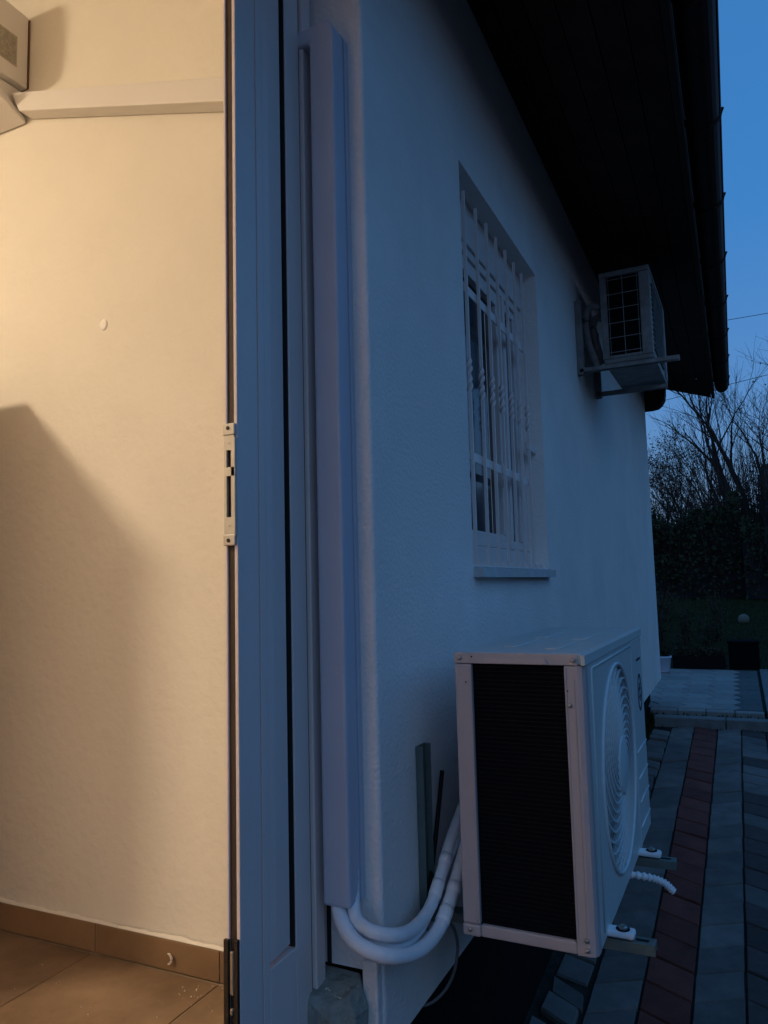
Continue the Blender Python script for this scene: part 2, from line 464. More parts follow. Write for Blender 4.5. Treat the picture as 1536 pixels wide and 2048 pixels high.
# ------------------------------------------------------------------ house
FX = -0.609                       # plane of the plastered front
house = empty('house', (FX, 1.26, -0.9), label='white plastered house wall with dark overhanging eave, running beside the paved path', cat='house')
def H(o):                         # keep world coordinates while parenting to the house
    o.parent = house; o.matrix_parent_inverse = Matrix.Translation((-FX, -1.26, 0.9)); return o
HB = -0.823
WY0, WY1, WZ0, WZ1 = 1.854, 2.722, 0.048, 1.150
IX = -0.77
wall = MB()
# front face built as a ring round the window opening, outer skin to inner skin
YA, YB, ZT = 1.262, 6.70, 1.86
gx, gy, gzz = [IX, -0.642, FX], [YA, 1.305, WY0, WY1, YB], [HB, -0.683, WZ0, WZ1, ZT]
for h in range(2):
    for i in range(4):
        for j in range(4):
            if (i, j) == (2, 2) or (h, i, j) == (0, 0, 0) or (h, i) == (1, 0): continue
            wall.box(gx[h], gx[h+1], gy[i], gy[i+1], gzz[j], gzz[j+1])
rr = 0.010
wall.prism([(-0.642, 1.305), (-0.642, YA)] + [(FX-rr+rr*math.sin(t*PI/12), YA+rr-rr*math.cos(t*PI/12)) for t in range(7)] + [(FX, 1.305)], 2, HB, ZT)
wo = wall.mesh('outer_wall', M['plaster'])
bm = bmesh.new(); bm.from_mesh(wo)
bmesh.ops.remove_doubles(bm, verts=bm.verts, dist=0.0005)
# drop the inner faces shared by neighbouring blocks
seen = {}
for f in bm.faces:
    k = tuple(round(c, 3) for c in f.calc_center_median()); seen.setdefault(k, []).append(f)
bmesh.ops.delete(bm, geom=[f for l in seen.values() if len(l) > 1 for f in l], context='FACES')
bmesh.ops.recalc_face_normals(bm, faces=bm.faces)
bm.to_mesh(wo); bm.free()
wobj = bpy.data.objects.new('outer_wall', wo); COL.objects.link(wobj); H(wobj)
H(box('end_wall', M['plaster'], None, (-5.3, IX-0.002, YB-0.16, YB-0.002, HB, ZT)))
H(box('front_wall', M['plaster'], None, (IX, FX, -4.0, -0.02, HB, ZT)))
H(box('door_lintel', M['plaster'], None, (IX, FX, -0.018, YA-0.002, 1.32, ZT)))
H(box('plinth', M['plinth'], None, (-0.79, -0.70, -4.0, YB-0.03, -1.75, -0.945)))
H(box('plinth_upper', M['plinth'], None, (-0.79, -0.70, YA+.05, YB-0.03, -0.944, HB-0.002)))
# reveal beside the door frame, cut away in a step near the sill
H(box('reveal_skirt', M['plaster'], None, (-0.643, FX-0.004, 1.245, YA+0.03, -1.2, -0.66), 0.004))
H(box('reveal_back', M['plinth'], None, (-0.78, -0.645, 1.302, 1.3035, -1.2, -0.684)))

H(box('sealant_gap', M['pvc_dark'], None, (-0.7195, -0.7125, 1.2575, 1.2617, -0.683, -0.56)))
# eave: sloping soffit boards, rafters hidden, fascia, tiles
EY0, EY1 = -2.0, 6.95
def soff(x): return 1.717 - 0.33*(x - FX)
nb = 6
x = FX - 0.02
for i in range(nb):
    x1 = x + 0.090 if i < nb-1 else -0.085
    b = MB()
    b.hexa([(x+.002,EY0,soff(x)),(x1-.002,EY0,soff(x1)),(x1-.002,EY1,soff(x1)),(x+.002,EY1,soff(x))],
           [(x+.002,EY0,soff(x)+.018),(x1-.002,EY0,soff(x1)+.018),(x1-.002,EY1,soff(x1)+.018),(x+.002,EY1,soff(x)+.018)])
    H(b.obj('soffit_board', M['soffit']))
    x = x1
H(MB().prism([(-0.64,1.728),(-0.088,1.545),(-0.088,1.68),(-0.64,1.87)], 1, EY1-.02, EY1+.004).obj('barge_board', M['wood']))
b = MB(); b.hexa([(-0.084,EY0,1.532),(-0.060,EY0,1.532),(-0.060,EY1,1.532),(-0.084,EY1,1.532)],[(-0.084,EY0,1.685),(-0.060,EY0,1.685),(-0.060,EY1,1.685),(-0.084,EY1,1.685)])
H(b.obj('fascia', M['wood'], None, 0.003))
RS = 0.36
def roofz(x): return 1.695 - RS*(x + 0.05)
b = MB(); b.hexa([(-5.5,EY0,roofz(-5.5)-.02),(-0.088,EY0,roofz(-.088)-.02),(-0.088,EY1,roofz(-.088)-.02),(-5.5,EY1,roofz(-5.5)-.02)],
                 [(-5.5,EY0,roofz(-5.5)+.02),(-0.03,EY0,roofz(-.03)+.02),(-0.03,EY1,roofz(-.03)+.02),(-5.5,EY1,roofz(-5.5)+.02)])
H(b.obj('roof_deck', M['wood']))
tr = MB()
for c in range(16):
    xx = -0.015 - 0.34*c
    for r in range(39):
        y0 = EY0 + r*0.227
        n = 5
        lo = [(y0 + 0.225*k/n, 0.02*math.sin(PI*k/n)) for k in range(n+1)]
        V = [(xx, yy, roofz(xx)+.03+h) for yy,h in lo] + [(xx-.36, yy, roofz(xx-.36)+.022+h) for yy,h in lo]
        V += [(xx, yy, roofz(xx)+.021) for yy,h in lo]
        F = [(k,k+1,n+1+k+1,n+1+k) for k in range(n)] + [(k,k+1,2*n+2+k+1,2*n+2+k) for k in range(n)]
        tr.add(V, F)
H(tag(tr.obj('roof_tiles', M['rooftile'], None, smooth=False), kind='stuff'))
# projecting purlin end with a rounded tip at the far corner
pr = [(-0.70,1.47),(-0.56,1.470),(-0.51,1.478),(-0.475,1.505),(-0.452,1.545),(-0.444,1.60),(-0.442,1.655),(-0.70,1.735)]
H(MB().prism(pr, 1, 6.74, 6.90).obj('purlin_end', M['wood'], None, 0.003))
# gutter
gut = MB(); n = 10; GR = 0.055; GC = (0.001, 1.637)
prof = [(GC[0]+GR*math.cos(PI+PI*k/n), GC[1]+GR*math.sin(PI+PI*k/n)) for k in range(n+1)]
prof_in = [(GC[0]+(GR-.003)*math.cos(PI+PI*k/n), GC[1]+(GR-.003)*math.sin(PI+PI*k/n)) for k in range(n,-1,-1)]
loop = prof + prof_in
V = [(a, EY0, z) for a, z in loop] + [(a, EY1+.02, z) for a, z in loop]
m_ = len(loop)
F = [(i,(i+1)%m_, m_+(i+1)%m_, m_+i) for i in range(m_)]
gut.add(V, F)
gut.add([(a, EY1+.02, z) for a, z in prof], [tuple(range(n+1))])
gut.tube([(GC[0]+GR, EY0, GC[1]), (GC[0]+GR, EY1+.02, GC[1])], 0.006, 6)
gobj = H(gut.obj('gutter', M['gutter'], None, smooth=False))
for yy in (0.83, 1.48, 2.13, 2.78, 3.43, 4.08, 4.73, 5.38, 6.03, 6.68):
    b = MB()
    b.tube([(GC[0]-GR-.01, yy, GC[1]+.03)] + [(GC[0]+(GR+.004)*math.cos(PI+PI*k/8), yy+0.012*math.sin(k), GC[1]+(GR+.004)*math.sin(PI+PI*k/8)) for k in range(9)] + [(GC[0]+GR+.012, yy, GC[1]+.012)], 0.005, 5)
    c = b.obj('gutter_bracket', M['gutter']); c.parent = gobj

# ---- window, grille, sill
win = H(MB().box(-0.735, -0.668, WY0-.002, WY1+.002, WZ1-0.128, WZ1+.002).obj('window', M['pvc'], None, 0.003))
def wp(name, m, b, bev=0.002):
    o = box(name, m, None, b, bev); o.parent = win; return o
wx0, wx1 = -0.735, -0.676
zt = WZ1-0.130
wp('frame_rail', M['pvc'], (wx0, wx1, WY0, WY1, zt-0.026, zt))
wp('frame_rail', M['pvc'], (wx0, wx1, WY0, WY1, WZ0+.001, WZ0+0.062))
wp('frame_stile', M['pvc'], (wx0, wx1, WY0, WY0+.05, WZ0+.063, zt-.027))
wp('frame_stile', M['pvc'], (wx0, wx1, WY1-.05, WY1, WZ0+.063, zt-.027))
wp('mullion', M['pvc'], (wx0, wx1+.004, 2.472, 2.498, WZ0+.063, zt-.027))
wp('shutter_slot', M['pvc_dark'], (wx0+.004, wx1-.012, WY0+.02, WY1-.02, zt-.004, zt+.006), 0)
def sash(y0, y1, dark=True):
    z0, z1 = WZ0+.064, zt-.028
    s = 0.045 if dark else 0.030
    sx0, sx1 = -0.728, -0.684
    wp('sash_rail', M['pvc'], (sx0, sx1, y0, y1, z0, z0+s)); wp('sash_rail', M['pvc'], (sx0, sx1, y0, y1, z1-s, z1))
    wp('sash_stile', M['pvc'], (sx0, sx1, y0, y0+s, z0+s+.001, z1-s-.001)); wp('sash_stile', M['pvc'], (sx0, sx1, y1-s, y1, z0+s+.001, z1-s-.001))
    wp('pane', M['glass'], (-0.712, -0.704, y0+s-.004, y1-s+.004, z0+s-.004, z1-s+.004), 0)
sash(WY0+.051, 2.471); sash(2.499, WY1-.051, False)
cur = MB(); V=[];N=60
for i in range(N+1):
    yy = 2.535 + 0.10*i/N; xx = -0.700 + 0.0015*math.sin(i*0.9)
    V += [(xx, yy, WZ0+.12), (xx, yy, zt-.1)]
cur.add(V, [(2*i,2*i+1,2*i+3,2*i+2) for i in range(N)])
cu = cur.obj('blind', M['curtain']); cu.parent = win
gm_ = mat('painted_glint', (0.3,0.32,0.3), 0.6, 0.2, noise=(5,0.1), emit=((0.75,0.9,1.0), 0.012))
wp('painted_glint', gm_, (-0.7038, -0.7030, 2.355, 2.3580, 0.155, 0.93), 0)  # faintly emissive strip on the pane, stands in for a thin bright highlight
sl = MB(); pr = [(-0.70,0.050),(-0.60,0.044),(-0.588,0.040),(-0.583,0.016),(-0.587,0.016),(-0.592,0.034),(-0.60,0.038),(-0.70,0.044)]
sl.prism(pr, 1, 1.858, 2.712)
sill = sl.obj('window_sill', M['bracketwhite']); sill.parent = win
for yy in (1.855, 2.7125):
    e = MB().box(-0.66, -0.583, yy, yy+.003, 0.016, 0.041).obj('sill_end_cap', M['bracketwhite'], None, 0.002); e.parent = win
grille = H(MB().box(-0.646, -0.642, 1.90, 2.66, 0.826, 0.852).obj('window_grille', M['pvc'], None, 0.001))
def gp_(o): o.parent = grille; return o
gp_(MB().box(-0.646, -0.642, 1.90, 2.66, 0.341, 0.367).obj('cross_bar', M['pvc'], None, 0.001))
gp_(MB().box(-0.646, -0.636, 2.60, 2.722, 0.470, 0.494).obj('wall_lug', M['pvc'], None, 0.001))
barm = MB()
rb = 0.0043
def sq(z, r, a, ry=None):
    ry = ry or r
    return [(r*math.sqrt(2)*math.cos(a+PI/4+PI/2*k), ry*math.sqrt(2)*math.sin(a+PI/4+PI/2*k), z) for k in range(4)]
zs = [(0.058, rb, 0), (0.50, rb, 0), (0.515, rb*1.0, 0)]
nz_ = 22
for i in range(nz_+1):
    t = i/nz_
    zs.append((0.53+0.10*t, rb*(1+0.6*abs(math.sin(2*PI*t))), PI*2*t))
zs += [(0.64, rb, 0), (1.118, rb, 0)]
V = []; 
for z, r, a in zs: V += sq(z, r, a)
F = [(0,3,2,1), tuple(4*(len(zs)-1)+k for k in range(4))] + [(4*i+k,4*i+(k+1)%4,4*i+4+(k+1)%4,4*i+4+k) for i in range(len(zs)-1) for k in range(4)]
bm0 = MB().add(V, F).mesh('grille_bar', M['pvc'])
for yy in (1.961, 2.0745, 2.180, 2.285, 2.395, 2.503, 2.608):
    o = bpy.data.objects.new('grille_bar', bm0); COL.objects.link(o); gp_(o); o.location = (-0.635, yy, 0)
for i in range(9):
    gp_(MB().box(-0.643, -0.612, 1.93+.085*i, 1.955+.085*i, 0.046, 0.060).obj('grille_foot', M['pvc']))

# ---- door frame and fixed leaf seen edge-on
LX = -0.718
frame = H(MB().box(-0.765, -0.712, 1.207, 1.238, -0.93, 1.30).obj('door_frame', M['pvc'], None, 0.002))
for nm, b, m in (('frame_lip', (-0.760,-0.733,1.239,1.2615,-0.93,1.31), M['pvc']),
                 ('rubber_seal', (-0.735,-0.7205,1.2035,1.2065,-0.93,1.30), M['pvc_dark']),
                 ('frame_head', (-0.765,-0.712,0.0,1.206,1.262,1.30), M['pvc'])):
    o = box(nm, m, None, b, 0.0015); o.parent = frame
leaf = H(MB().box(-0.738, -0.7184, 1.0530, 1.0710, -0.915, 1.258).obj('door', M['pvc'], None, 0.001))
def lf(name, m, b, bev=0.001):
    o = box(name, m, None, b, bev); o.parent = leaf; return o
# meeting cover strip, with channel facing the missing leaf
lf('cover_strip', M['pvc'], (-0.7248, LX, 0.990, 1.0485, -0.915, 1.258), 0.0012)
lf('back_strip', M['pvc'], (-0.7435, -0.7385, 0.990, 1.0485, -0.915, 1.258), 0.0012)
lf('hardware_channel', M['channel'], (-0.7382, -0.7252, 0.9930, 1.047, -0.915, 1.258), 0)
# stiles, rails, recessed panel with bevel bead
lf('stile', M['pvc'], (-0.738, LX-0.0005, 1.152, 1.2010, -0.915, 1.258))
lf('bottom_rail', M['pvc'], (-0.738, LX-0.0005, 1.0712, 1.151, -0.915, -0.611), 0.0015)
lf('top_rail', M['pvc'], (-0.738, LX-0.0005, 1.0712, 1.151, 1.18, 1.258))
lf('panel', M['pvc'], (-0.752, -0.745, 1.0712, 1.151, -0.610, 1.179), 0)
o = MB().prism([(-0.7445,1.0712),(-0.7186,1.0712),(-0.7186,1.091),(-0.7240,1.1385),(-0.7445,1.1385)], 2, -0.600, 1.17).obj('panel_bead', M['pvc']); o.parent = leaf
lf('groove_shade_strip', M['pvc_dark'], (-0.7448, -0.7215, 1.1490, 1.1518, -0.609, 1.178), 0)  # dark strip on the stile side, paints in the shade of the groove
# strike plate
sp = MB(); y0, y1 = 0.9855, 0.9895
xa, xb = -0.7432, -0.7195
sp.box(xa+.002, xb-.002, y0, y1, 0.226, 0.250); sp.box(xa+.002, xb-.002, y0, y1, 0.1835, 0.1975); sp.box(xa+.002, xb-.002, y0, y1, 0.0895, 0.1165)
sp.box(-0.7275, xb-.002, y0, y1, 0.1165, 0.226); sp.box(xa+.002, -0.7365, y0, y1, 0.1165, 0.1835); sp.box(xa+.002, -0.7365, y0, y1, 0.1975, 0.226)
stp = sp.obj('strike_plate', M['zinc'].copy()); stp.data.materials[0] = mat('strike_zinc', (0.62,0.57,0.48), 0.45, 0.5, 0.3, noise=(40,0.15)); stp.parent = leaf
for z0, z1 in ((0.2502, 0.270), (0.0705, 0.0893)):
    b = MB().box(xa, xb, y0-.0012, y1, z0, z1).obj('plate_lug', stp.data.materials[0], None, 0.002); b.parent = leaf
    zz = (z0+z1)/2 + (0.002 if z0 > .2 else -0.001)
    b = MB().lathe([(0.0034,-0.0016),(0.0026,-0.0026),(0.001,-0.0026)], (-0.7325, y0-.0002, zz), 14, 1).obj('screw', M['channel'], None); b.parent = leaf
for zz in (0.237, 0.103):
    b = MB().lathe([(0.0018,-0.0006),(0.001,-0.0008)], (-0.7305, y0, zz), 12, 1).obj('rivet', M['zinc']); b.parent = leaf
b = MB().box(-0.7202, -0.7180, 0.9835, 0.9895, 0.085, 0.246).obj('plate_lip', stp.data.materials[0], None, 0.001); b.parent = leaf
# flush bolt at the foot
fb = MB().box(-0.7455, -0.7365, 0.984, 0.9895, -0.92, -0.532).obj('flush_bolt', M['channel'], None, 0.001); fb.parent = leaf
def fbp(name, m, b, bev=0.001):
    o = box(name, m, None, b, bev); o.parent = leaf; return o
dk = mat('dark_bolt_metal', (0.055,0.042,0.032), 0.5, 0.5, 0.5, noise=(40,0.3))
fb.data.materials[0] = dk
fbp('bolt_plate', dk, (-0.7255,-0.7190,0.984,0.9895,-0.92,-0.530))
fbp('bolt_back', dk, (-0.7362,-0.7258,0.9900,0.9925,-0.92,-0.530))
fbp('bolt_slider', M['zinc'], (-0.7350,-0.7275,0.985,0.9895,-0.612,-0.548), 0.002)
fbp('bolt_knob', M['zinc'], (-0.7345,-0.7285,0.984,0.9895,-0.640,-0.630), 0.002)

# ------------------------------------------------------------------ the room behind the door
rw = empty('wall', (-1.5, 1.5, -0.9), kind='structure'); 
def RWp(o): o.parent = rw; o.matrix_parent_inverse = Matrix.Translation((1.5, -1.5, 0.9)); return o
WT = MB()
NXg, NZg = 60, 40
V = []
for j in range(NZg+1):
    for i in range(NXg+1):
        xx = -5.2 + (5.2-0.771)*i/NXg; zz = -0.915 + (1.9+0.915)*j/NZg
        V.append((xx, 1.5 + 0.0025*math.sin(xx*5.1+zz*2.3)*math.sin(zz*3.7+1), zz))
F = [(j*(NXg+1)+i, j*(NXg+1)+i+1, (j+1)*(NXg+1)+i+1, (j+1)*(NXg+1)+i) for j in range(NZg) for i in range(NXg)]
RWp(WT.add(V, F).obj('plaster_face', M['plaster_in'], None, smooth=True))
RWp(box('wall_core', M['plaster_in'], None, (-5.2, IX-.001, 1.506, 1.62, -0.915, 1.9)))
for nm, b in (('room_back_wall', (-5.3,-5.2,-1.6,1.62,-0.915,1.9)), ('room_side_wall', (-5.2,IX-.001,-1.62,-1.5,-0.915,1.9))):
    tag(box(nm, M['plaster_in'], None, b), kind='structure')
tag(box('room_ceiling', M['ceiling'], None, (-5.3, IX-.001, -1.62, 1.62, 1.902, 1.98)), kind='structure')
# skirting tiles
FZ = -0.903
sk_top = lambda x: -0.830 - 0.014*0
joints = [-4.3, -3.9, -3.5, -3.1, -2.7, -2.31, -1.917, -1.523, -1.137, -0.772]
skirt = empty('skirting', (-1.5,1.49,FZ), kind='structure')
for a, c in zip(joints[:-1], joints[1:]):
    dz = rng.uniform(-.0015,.0015)
    MB().box(a+.0018, c-.0018, 1.487+rng.uniform(-.001,.001), 1.4985, FZ+.001, -0.832+dz).obj('skirting_tile', M['skirt'], None, 0.0015).parent = skirt
for o in [c for c in skirt.children]: o.matrix_parent_inverse = Matrix.Translation((1.5,-1.49,-FZ))
g = MB().box(-4.3, -0.772, 1.4905, 1.4995, FZ, -0.8295).obj('skirting_grout', M['grout']); g.parent = skirt; g.matrix_parent_inverse = Matrix.Translation((1.5,-1.49,-FZ))
# ragged mortar bead above the skirting
V=[];F=[];NN=160
for i in range(NN+1):
    xx = -2.6 + 1.83*i/NN
    h = 0.003+0.003*rng.random()+0.0015*math.sin(i*.23)+0.0012*math.sin(i*.61)
    V += [(xx,1.4885,-0.8315),(xx,1.4895,-0.8305+h*.5),(xx,1.4975,-0.8305+h)]
for i in range(NN):
    F += [(3*i,3*i+3,3*i+4,3*i+1),(3*i+1,3*i+4,3*i+5,3*i+2)]
g = MB().add(V,F).obj('mortar_bead', M['plaster_in'], None, smooth=True); g.parent = skirt; g.matrix_parent_inverse = Matrix.Translation((1.5,-1.49,-FZ))
# floor tiles
flo = empty('floor', (-1.5, 0.5, FZ), kind='structure')
def FL(o): o.parent = flo; o.matrix_parent_inverse = Matrix.Translation((1.5,-0.5,-FZ)); return o
FL(box('floor_bed', M['grout'], None, (-5.2, IX-.001, -1.5, 1.5, FZ-.08, FZ-.0035)))
for i in range(12):
    for j in range(8):
        x1 = -1.137 + 0.3955*(1-i) ; x0 = x1 - 0.3955
        y1 = 1.486 - 0.3955*j; y0 = y1 - 0.3955
        x1 = min(x1, IX-.003); x0 = max(x0, -5.19); y0 = max(y0, -1.49)
        if x1 - x0 < .02 or y1 - y0 < .02: continue
        t = MB().box(x0+.002, x1-.002, y0+.002, y1-.002, FZ-.01, FZ-.001+rng.uniform(-.0006,.0006)).obj('floor_tile', M['tile'], None, 0.0015)
        FL(t)
cr = MB()
for i in range(46):
    xx = rng.uniform(-1.9,-1.05); yy = rng.uniform(1.0,1.47); s = rng.uniform(.0012,.0034)
    if i < 16: xx = rng.gauss(-1.17,.03); yy = rng.gauss(1.42,.03)
    if yy > 1.48: yy = 1.46
    pts = [(xx+rng.uniform(-s,s), yy+rng.uniform(-s,s), FZ-.0005+rng.uniform(0,s*1.6)) for _ in range(5)]
    cr.add(pts, [(0,1,2),(0,2,3),(0,3,4),(1,2,4),(1,3,4)])
tag(cr.obj('plaster_crumbs', M['crumb']), 'small white plaster crumbs scattered over the brown floor tiles', 'debris', kind='stuff')
c_ = [( -1.284+0.011*math.cos(t), 1.484-0.003, -0.872+0.012*math.sin(t)) for t in [(-1.6+0.42*i) for i in range(9)]]
tag(MB().tube(c_, [.0015,.0025,.003,.003,.0035,.003,.003,.0025,.001], 6).obj('plaster_curl', M['crumb']), 'small pale curl of plaster stuck on the skirting tile', 'plaster scrap')
# filler patch
pt = MB().lathe([(0.014,0.0),(0.0135,-0.0022),(0.009,-0.0030),(0.002,-0.0032)], (-1.531, 1.5, 0.735), 22, 1)
pt.v = [(-1.531+(x+1.531)*0.95, y_, 0.735+(z-0.735)*1.12) for x,y_,z in pt.v]
tag(pt.obj('filler_patch', M['patch'], None, smooth=True), 'round spot of pale filler plugging a hole in the lit cream wall', 'wall patch')
# sloping pipe cover along the wall
pc = MB()
def pcz(x, z0): return z0 + (-1.125 - x)*0.262
xa_, xb_ = -1.862, -0.772
dp = 0.055
for (n_, za, zb) in ((0, 1.232, 1.341),):
    pass
Yf = 1.5 - 0.05
zl, zh = 1.2215, 1.311
A = [(xa_, 1.4985, pcz(xa_, zl+.008)), (xa_, Yf, pcz(xa_, zl+.030)), (xa_, Yf, pcz(xa_, zh)), (xa_, 1.4985, pcz(xa_, zh+.03))]
def sec(x):
    # lower back, lower front, upper front, upper back (on the wall)
    d = (-1.125 - x)*0.262
    return [(x,1.4985,1.2298+d), (x,Yf,1.2298+d), (x,Yf,1.298+d), (x,1.4985,1.298+d)]
A = sec(xa_+0.0); B = sec(xb_)
A = [(x+ (0.035 if k in (0,1) else 0), y_, z) for k,(x,y_,z) in enumerate(A)]
pc.hexa(A, B)
tag(pc.obj('pipe_cover', M['unit_in'], None, 0.003), 'long pale plastic pipe cover sloping along the lit wall from the indoor unit', 'pipe cover')
# indoor unit: end cap visible
iu = empty('indoor_unit', (-2.25, 1.5, 1.5), label='white wall mounted indoor air conditioner with a printed label on its end cap', cat='air conditioner')
def IU(o): o.parent = iu; o.matrix_parent_inverse = Matrix.Translation((2.25,-1.5,-1.5)); return o
pr = [(1.4955,1.524),(1.4955,1.756),(1.33,1.762),(1.305,1.752),(1.292,1.72),(1.292,1.60),(1.315,1.545),(1.36,1.524)]
IU(MB().prism(pr, 0, -2.62, -1.8475).obj('casing', M['unit_in'], None, 0.005))
IU(box('back_plate', M['cabinet'], None, (-2.60, -1.8462, 1.4962, 1.4995, 1.527, 1.75)))
IU(box('label_plate', M['label'], None, (-1.8468, -1.8458, 1.372, 1.452, 1.575, 1.662)))
IU(box('label_plate', mat('label_trim', (0.5,0.46,0.40), 0.6, 0.3, noise=(80,0.2)), None, (-1.8474, -1.8466, 1.368, 1.456, 1.570, 1.667)))
IU(MB().prism([(1.4955,1.43),(1.4955,1.52),(1.40,1.52),(1.40,1.49)], 0, -2.5, -1.868).obj('pipe_chamber', M['unit_in'], None, 0.004))
IU(MB().prism([(1.4955,1.415),(1.4955,1.43),(1.38,1.487),(1.37,1.47)], 0, -2.6, -1.850).obj('lower_flap', M['unit_in'], None, 0.003))
# cabinet standing just left of the doorway view; its edge shows and it shades the wall
cab = empty('cabinet', (-2.3, 1.2, FZ), label='brown cabinet standing a little off the lit wall at the far left', cat='cabinet')
def CB(o): o.parent = cab; o.matrix_parent_inverse = Matrix.Translation((2.3,-1.2,-FZ)); return o
CB(box('carcass', M['cabinet'], None, (-2.62, -1.93, 0.87, 1.345, FZ+.06, 0.630), 0.002))
CB(box('top', M['cabinet'], None, (-2.63, -1.925, 0.85, 1.350, 0.631, 0.652), 0.002))
CB(box('door_panel', M['cabinet'], None, (-2.61, -2.28, 0.853, 0.868, FZ+.07, 0.60), 0.002))
CB(box('door_panel', M['cabinet'], None, (-2.275, -1.94, 0.853, 0.868, FZ+.07, 0.60), 0.002))
for sx in (-2.58,-1.97):
    CB(box('leg', M['cabinet'], None, (sx-.02, sx+.02, 0.90, 0.94, FZ, FZ+.06)))
    CB(box('leg', M['cabinet'], None, (sx-.02, sx+.02, 1.29, 1.33, FZ, FZ+.06)))
# ceiling lamp
LP = (-3.11, -0.39, 1.80)
lamp = empty('ceiling_lamp', LP, label='glowing warm dome lamp on the room ceiling', cat='ceiling lamp')
lb = MB().lathe([(0.02,-0.062),(0.09,-0.052),(0.15,-0.03),(0.175,0.0),(0.175,0.01)], (0,0,0), 28).obj('diffuser', M['lamp'], lamp, smooth=True)
MB().lathe([(0.185,0.0105),(0.185,0.1)], (0,0,0), 28).obj('lamp_base', M['pvc'], lamp)

# ------------------------------------------------------------------ outside at the corner: duct, pipes, block
du = MB()
DX0, DX1, DY0, DY1 = -0.694, -0.6405, 1.200, 1.2605
DB, DT = -0.557, 1.065
du.prism([(-0.735,1.068),(-0.735,1.100),(-0.655,1.107),(-0.648,1.102),(-0.6405,1.086),(-0.6405,DB),(-0.694,DB),(-0.694,1.068)], 1, DY0, DY1-.0145)
duct = tag(du.obj('cable_duct', M['duct'], None, 0.006), 'tall upright white plastic pipe duct beside the door frame', 'pipe duct')
db = MB().prism([(-0.735,1.067),(-0.735,1.101),(-0.654,1.108),(-0.647,1.103),(-0.6393,1.087),(-0.6393,DB),(-0.6952,DB),(-0.6952,1.067)], 1, DY1-.014, DY1).obj('duct_base', M['duct'], None, 0.001); db.parent = duct
def spline(P, n=8):
    P = [Vector(p) for p in P]; P = [P[0]*2-P[1]] + P + [P[-1]*2-P[-2]]
    out = []
    for i in range(1, len(P)-2):
        for k in range(n):
            t = k/n
            a,b,c,d = P[i-1],P[i],P[i+1],P[i+2]
            out.append(0.5*((2*b)+(c-a)*t+(2*a-5*b+4*c-d)*t*t+(3*b-a-3*c+d)*t**3))
    out.append(P[-2]); return out
pipeA = [(-0.652,1.236,-0.50),(-0.650,1.232,-0.545),(-0.636,1.215,-0.575),(-0.602,1.203,-0.585),(-0.570,1.235,-0.600),(-0.562,1.300,-0.612),(-0.562,1.375,-0.606),(-0.561,1.430,-0.570),(-0.560,1.49,-0.52),(-0.555,1.56,-0.47)]
pipeB = [(-0.682,1.236,-0.50),(-0.678,1.226,-0.545),(-0.658,1.203,-0.578),(-0.618,1.185,-0.602),(-0.573,1.205,-0.622),(-0.548,1.275,-0.640),(-0.540,1.350,-0.637),(-0.538,1.410,-0.610),(-0.536,1.47,-0.565),(-0.534,1.55,-0.50)]
pipeC = [(-0.668,1.250,-0.50),(-0.665,1.245,-0.550),(-0.640,1.228,-0.592),(-0.596,1.222,-0.612),(-0.572,1.260,-0.630),(-0.568,1.330,-0.634),(-0.566,1.400,-0.608),(-0.560,1.46,-0.56),(-0.552,1.55,-0.50)]
for P, r, lab in ((pipeA, .0115, 'white foam covered pipe on top of the bundle curving from duct to outdoor unit'),
                  (pipeB, .0128, 'thicker white foam covered pipe hanging lowest in the bundle below the duct'),
                  (pipeC, .0085, 'thin white foam pipe half hidden between the two thicker ones below the duct')):
    sp_ = spline(P)
    p = MB().tube(sp_, [r*(1+0.02*math.sin(i*1.7)) for i in range(len(sp_))], 16).obj('insulated_pipe', M['foam'], None, smooth=True)
    tag(p, lab, 'pipe', 'insulated pipes between duct and outdoor unit')
    if r > .01:
        k = int(len(sp_)*0.735); t = MB().tube(sp_[k-2:k+3], r*1.10, 16).obj('tape_wrap', M['tape'], p, smooth=True)
        k2 = k+7; t = MB().tube(sp_[k2-1:k2+2], r*1.09, 16).obj('tape_wrap', M['tape'], p, smooth=True)
cb = spline([(-0.540,1.41,-0.64),(-0.538,1.44,-0.672),(-0.545,1.47,-0.72),(-0.56,1.48,-0.775),(-0.585,1.475,-0.815),(-0.62,1.46,-0.835),(-0.69,1.45,-0.84)])
tag(MB().tube(cb, .0032, 8).obj('drain_cable', M['cable_g'], None, smooth=True), 'thin grey cable looping from the pipes down under the wall edge', 'cable')
cc = spline([(-0.60,1.56,-0.40),(-0.60,1.52,-0.50),(-0.598,1.47,-0.60),(-0.596,1.45,-0.66)])
tag(MB().tube(cc, .005, 8).obj('power_cable', M['wire'], None, smooth=True), 'black cable running down the wall behind the outdoor unit', 'cable')
# broken concrete block in the stepped notch
blk = MB()
poly = [(-0.742,1.188),(-0.668,1.172),(-0.634,1.196),(-0.626,1.232),(-0.640,1.268),(-0.742,1.275)]
lo = [(x-.004,y_+.001,-1.0) for x,y_ in poly]
mid = [(x+rng.uniform(-.004,.004),y_+rng.uniform(-.004,.004),-0.78) for x,y_ in poly]
top = [(-0.742,1.192,-0.700),(-0.672,1.185,-0.712),(-0.648,1.205,-0.700),(-0.642,1.235,-0.693),(-0.655,1.262,-0.690),(-0.742,1.27,-0.690)]
top = [(x,y_,z+rng.uniform(-.003,.003)) for x,y_,z in top]
low2 = [(x-.0,y_,-0.735+rng.uniform(-.01,.008)) for x,y_ in poly]
blk.add(lo+mid+low2+top, [tuple(range(18,24))]+[(6*r+i,6*r+(i+1)%6,6*r+6+(i+1)%6,6*r+6+i) for r in range(3) for i in range(6)])
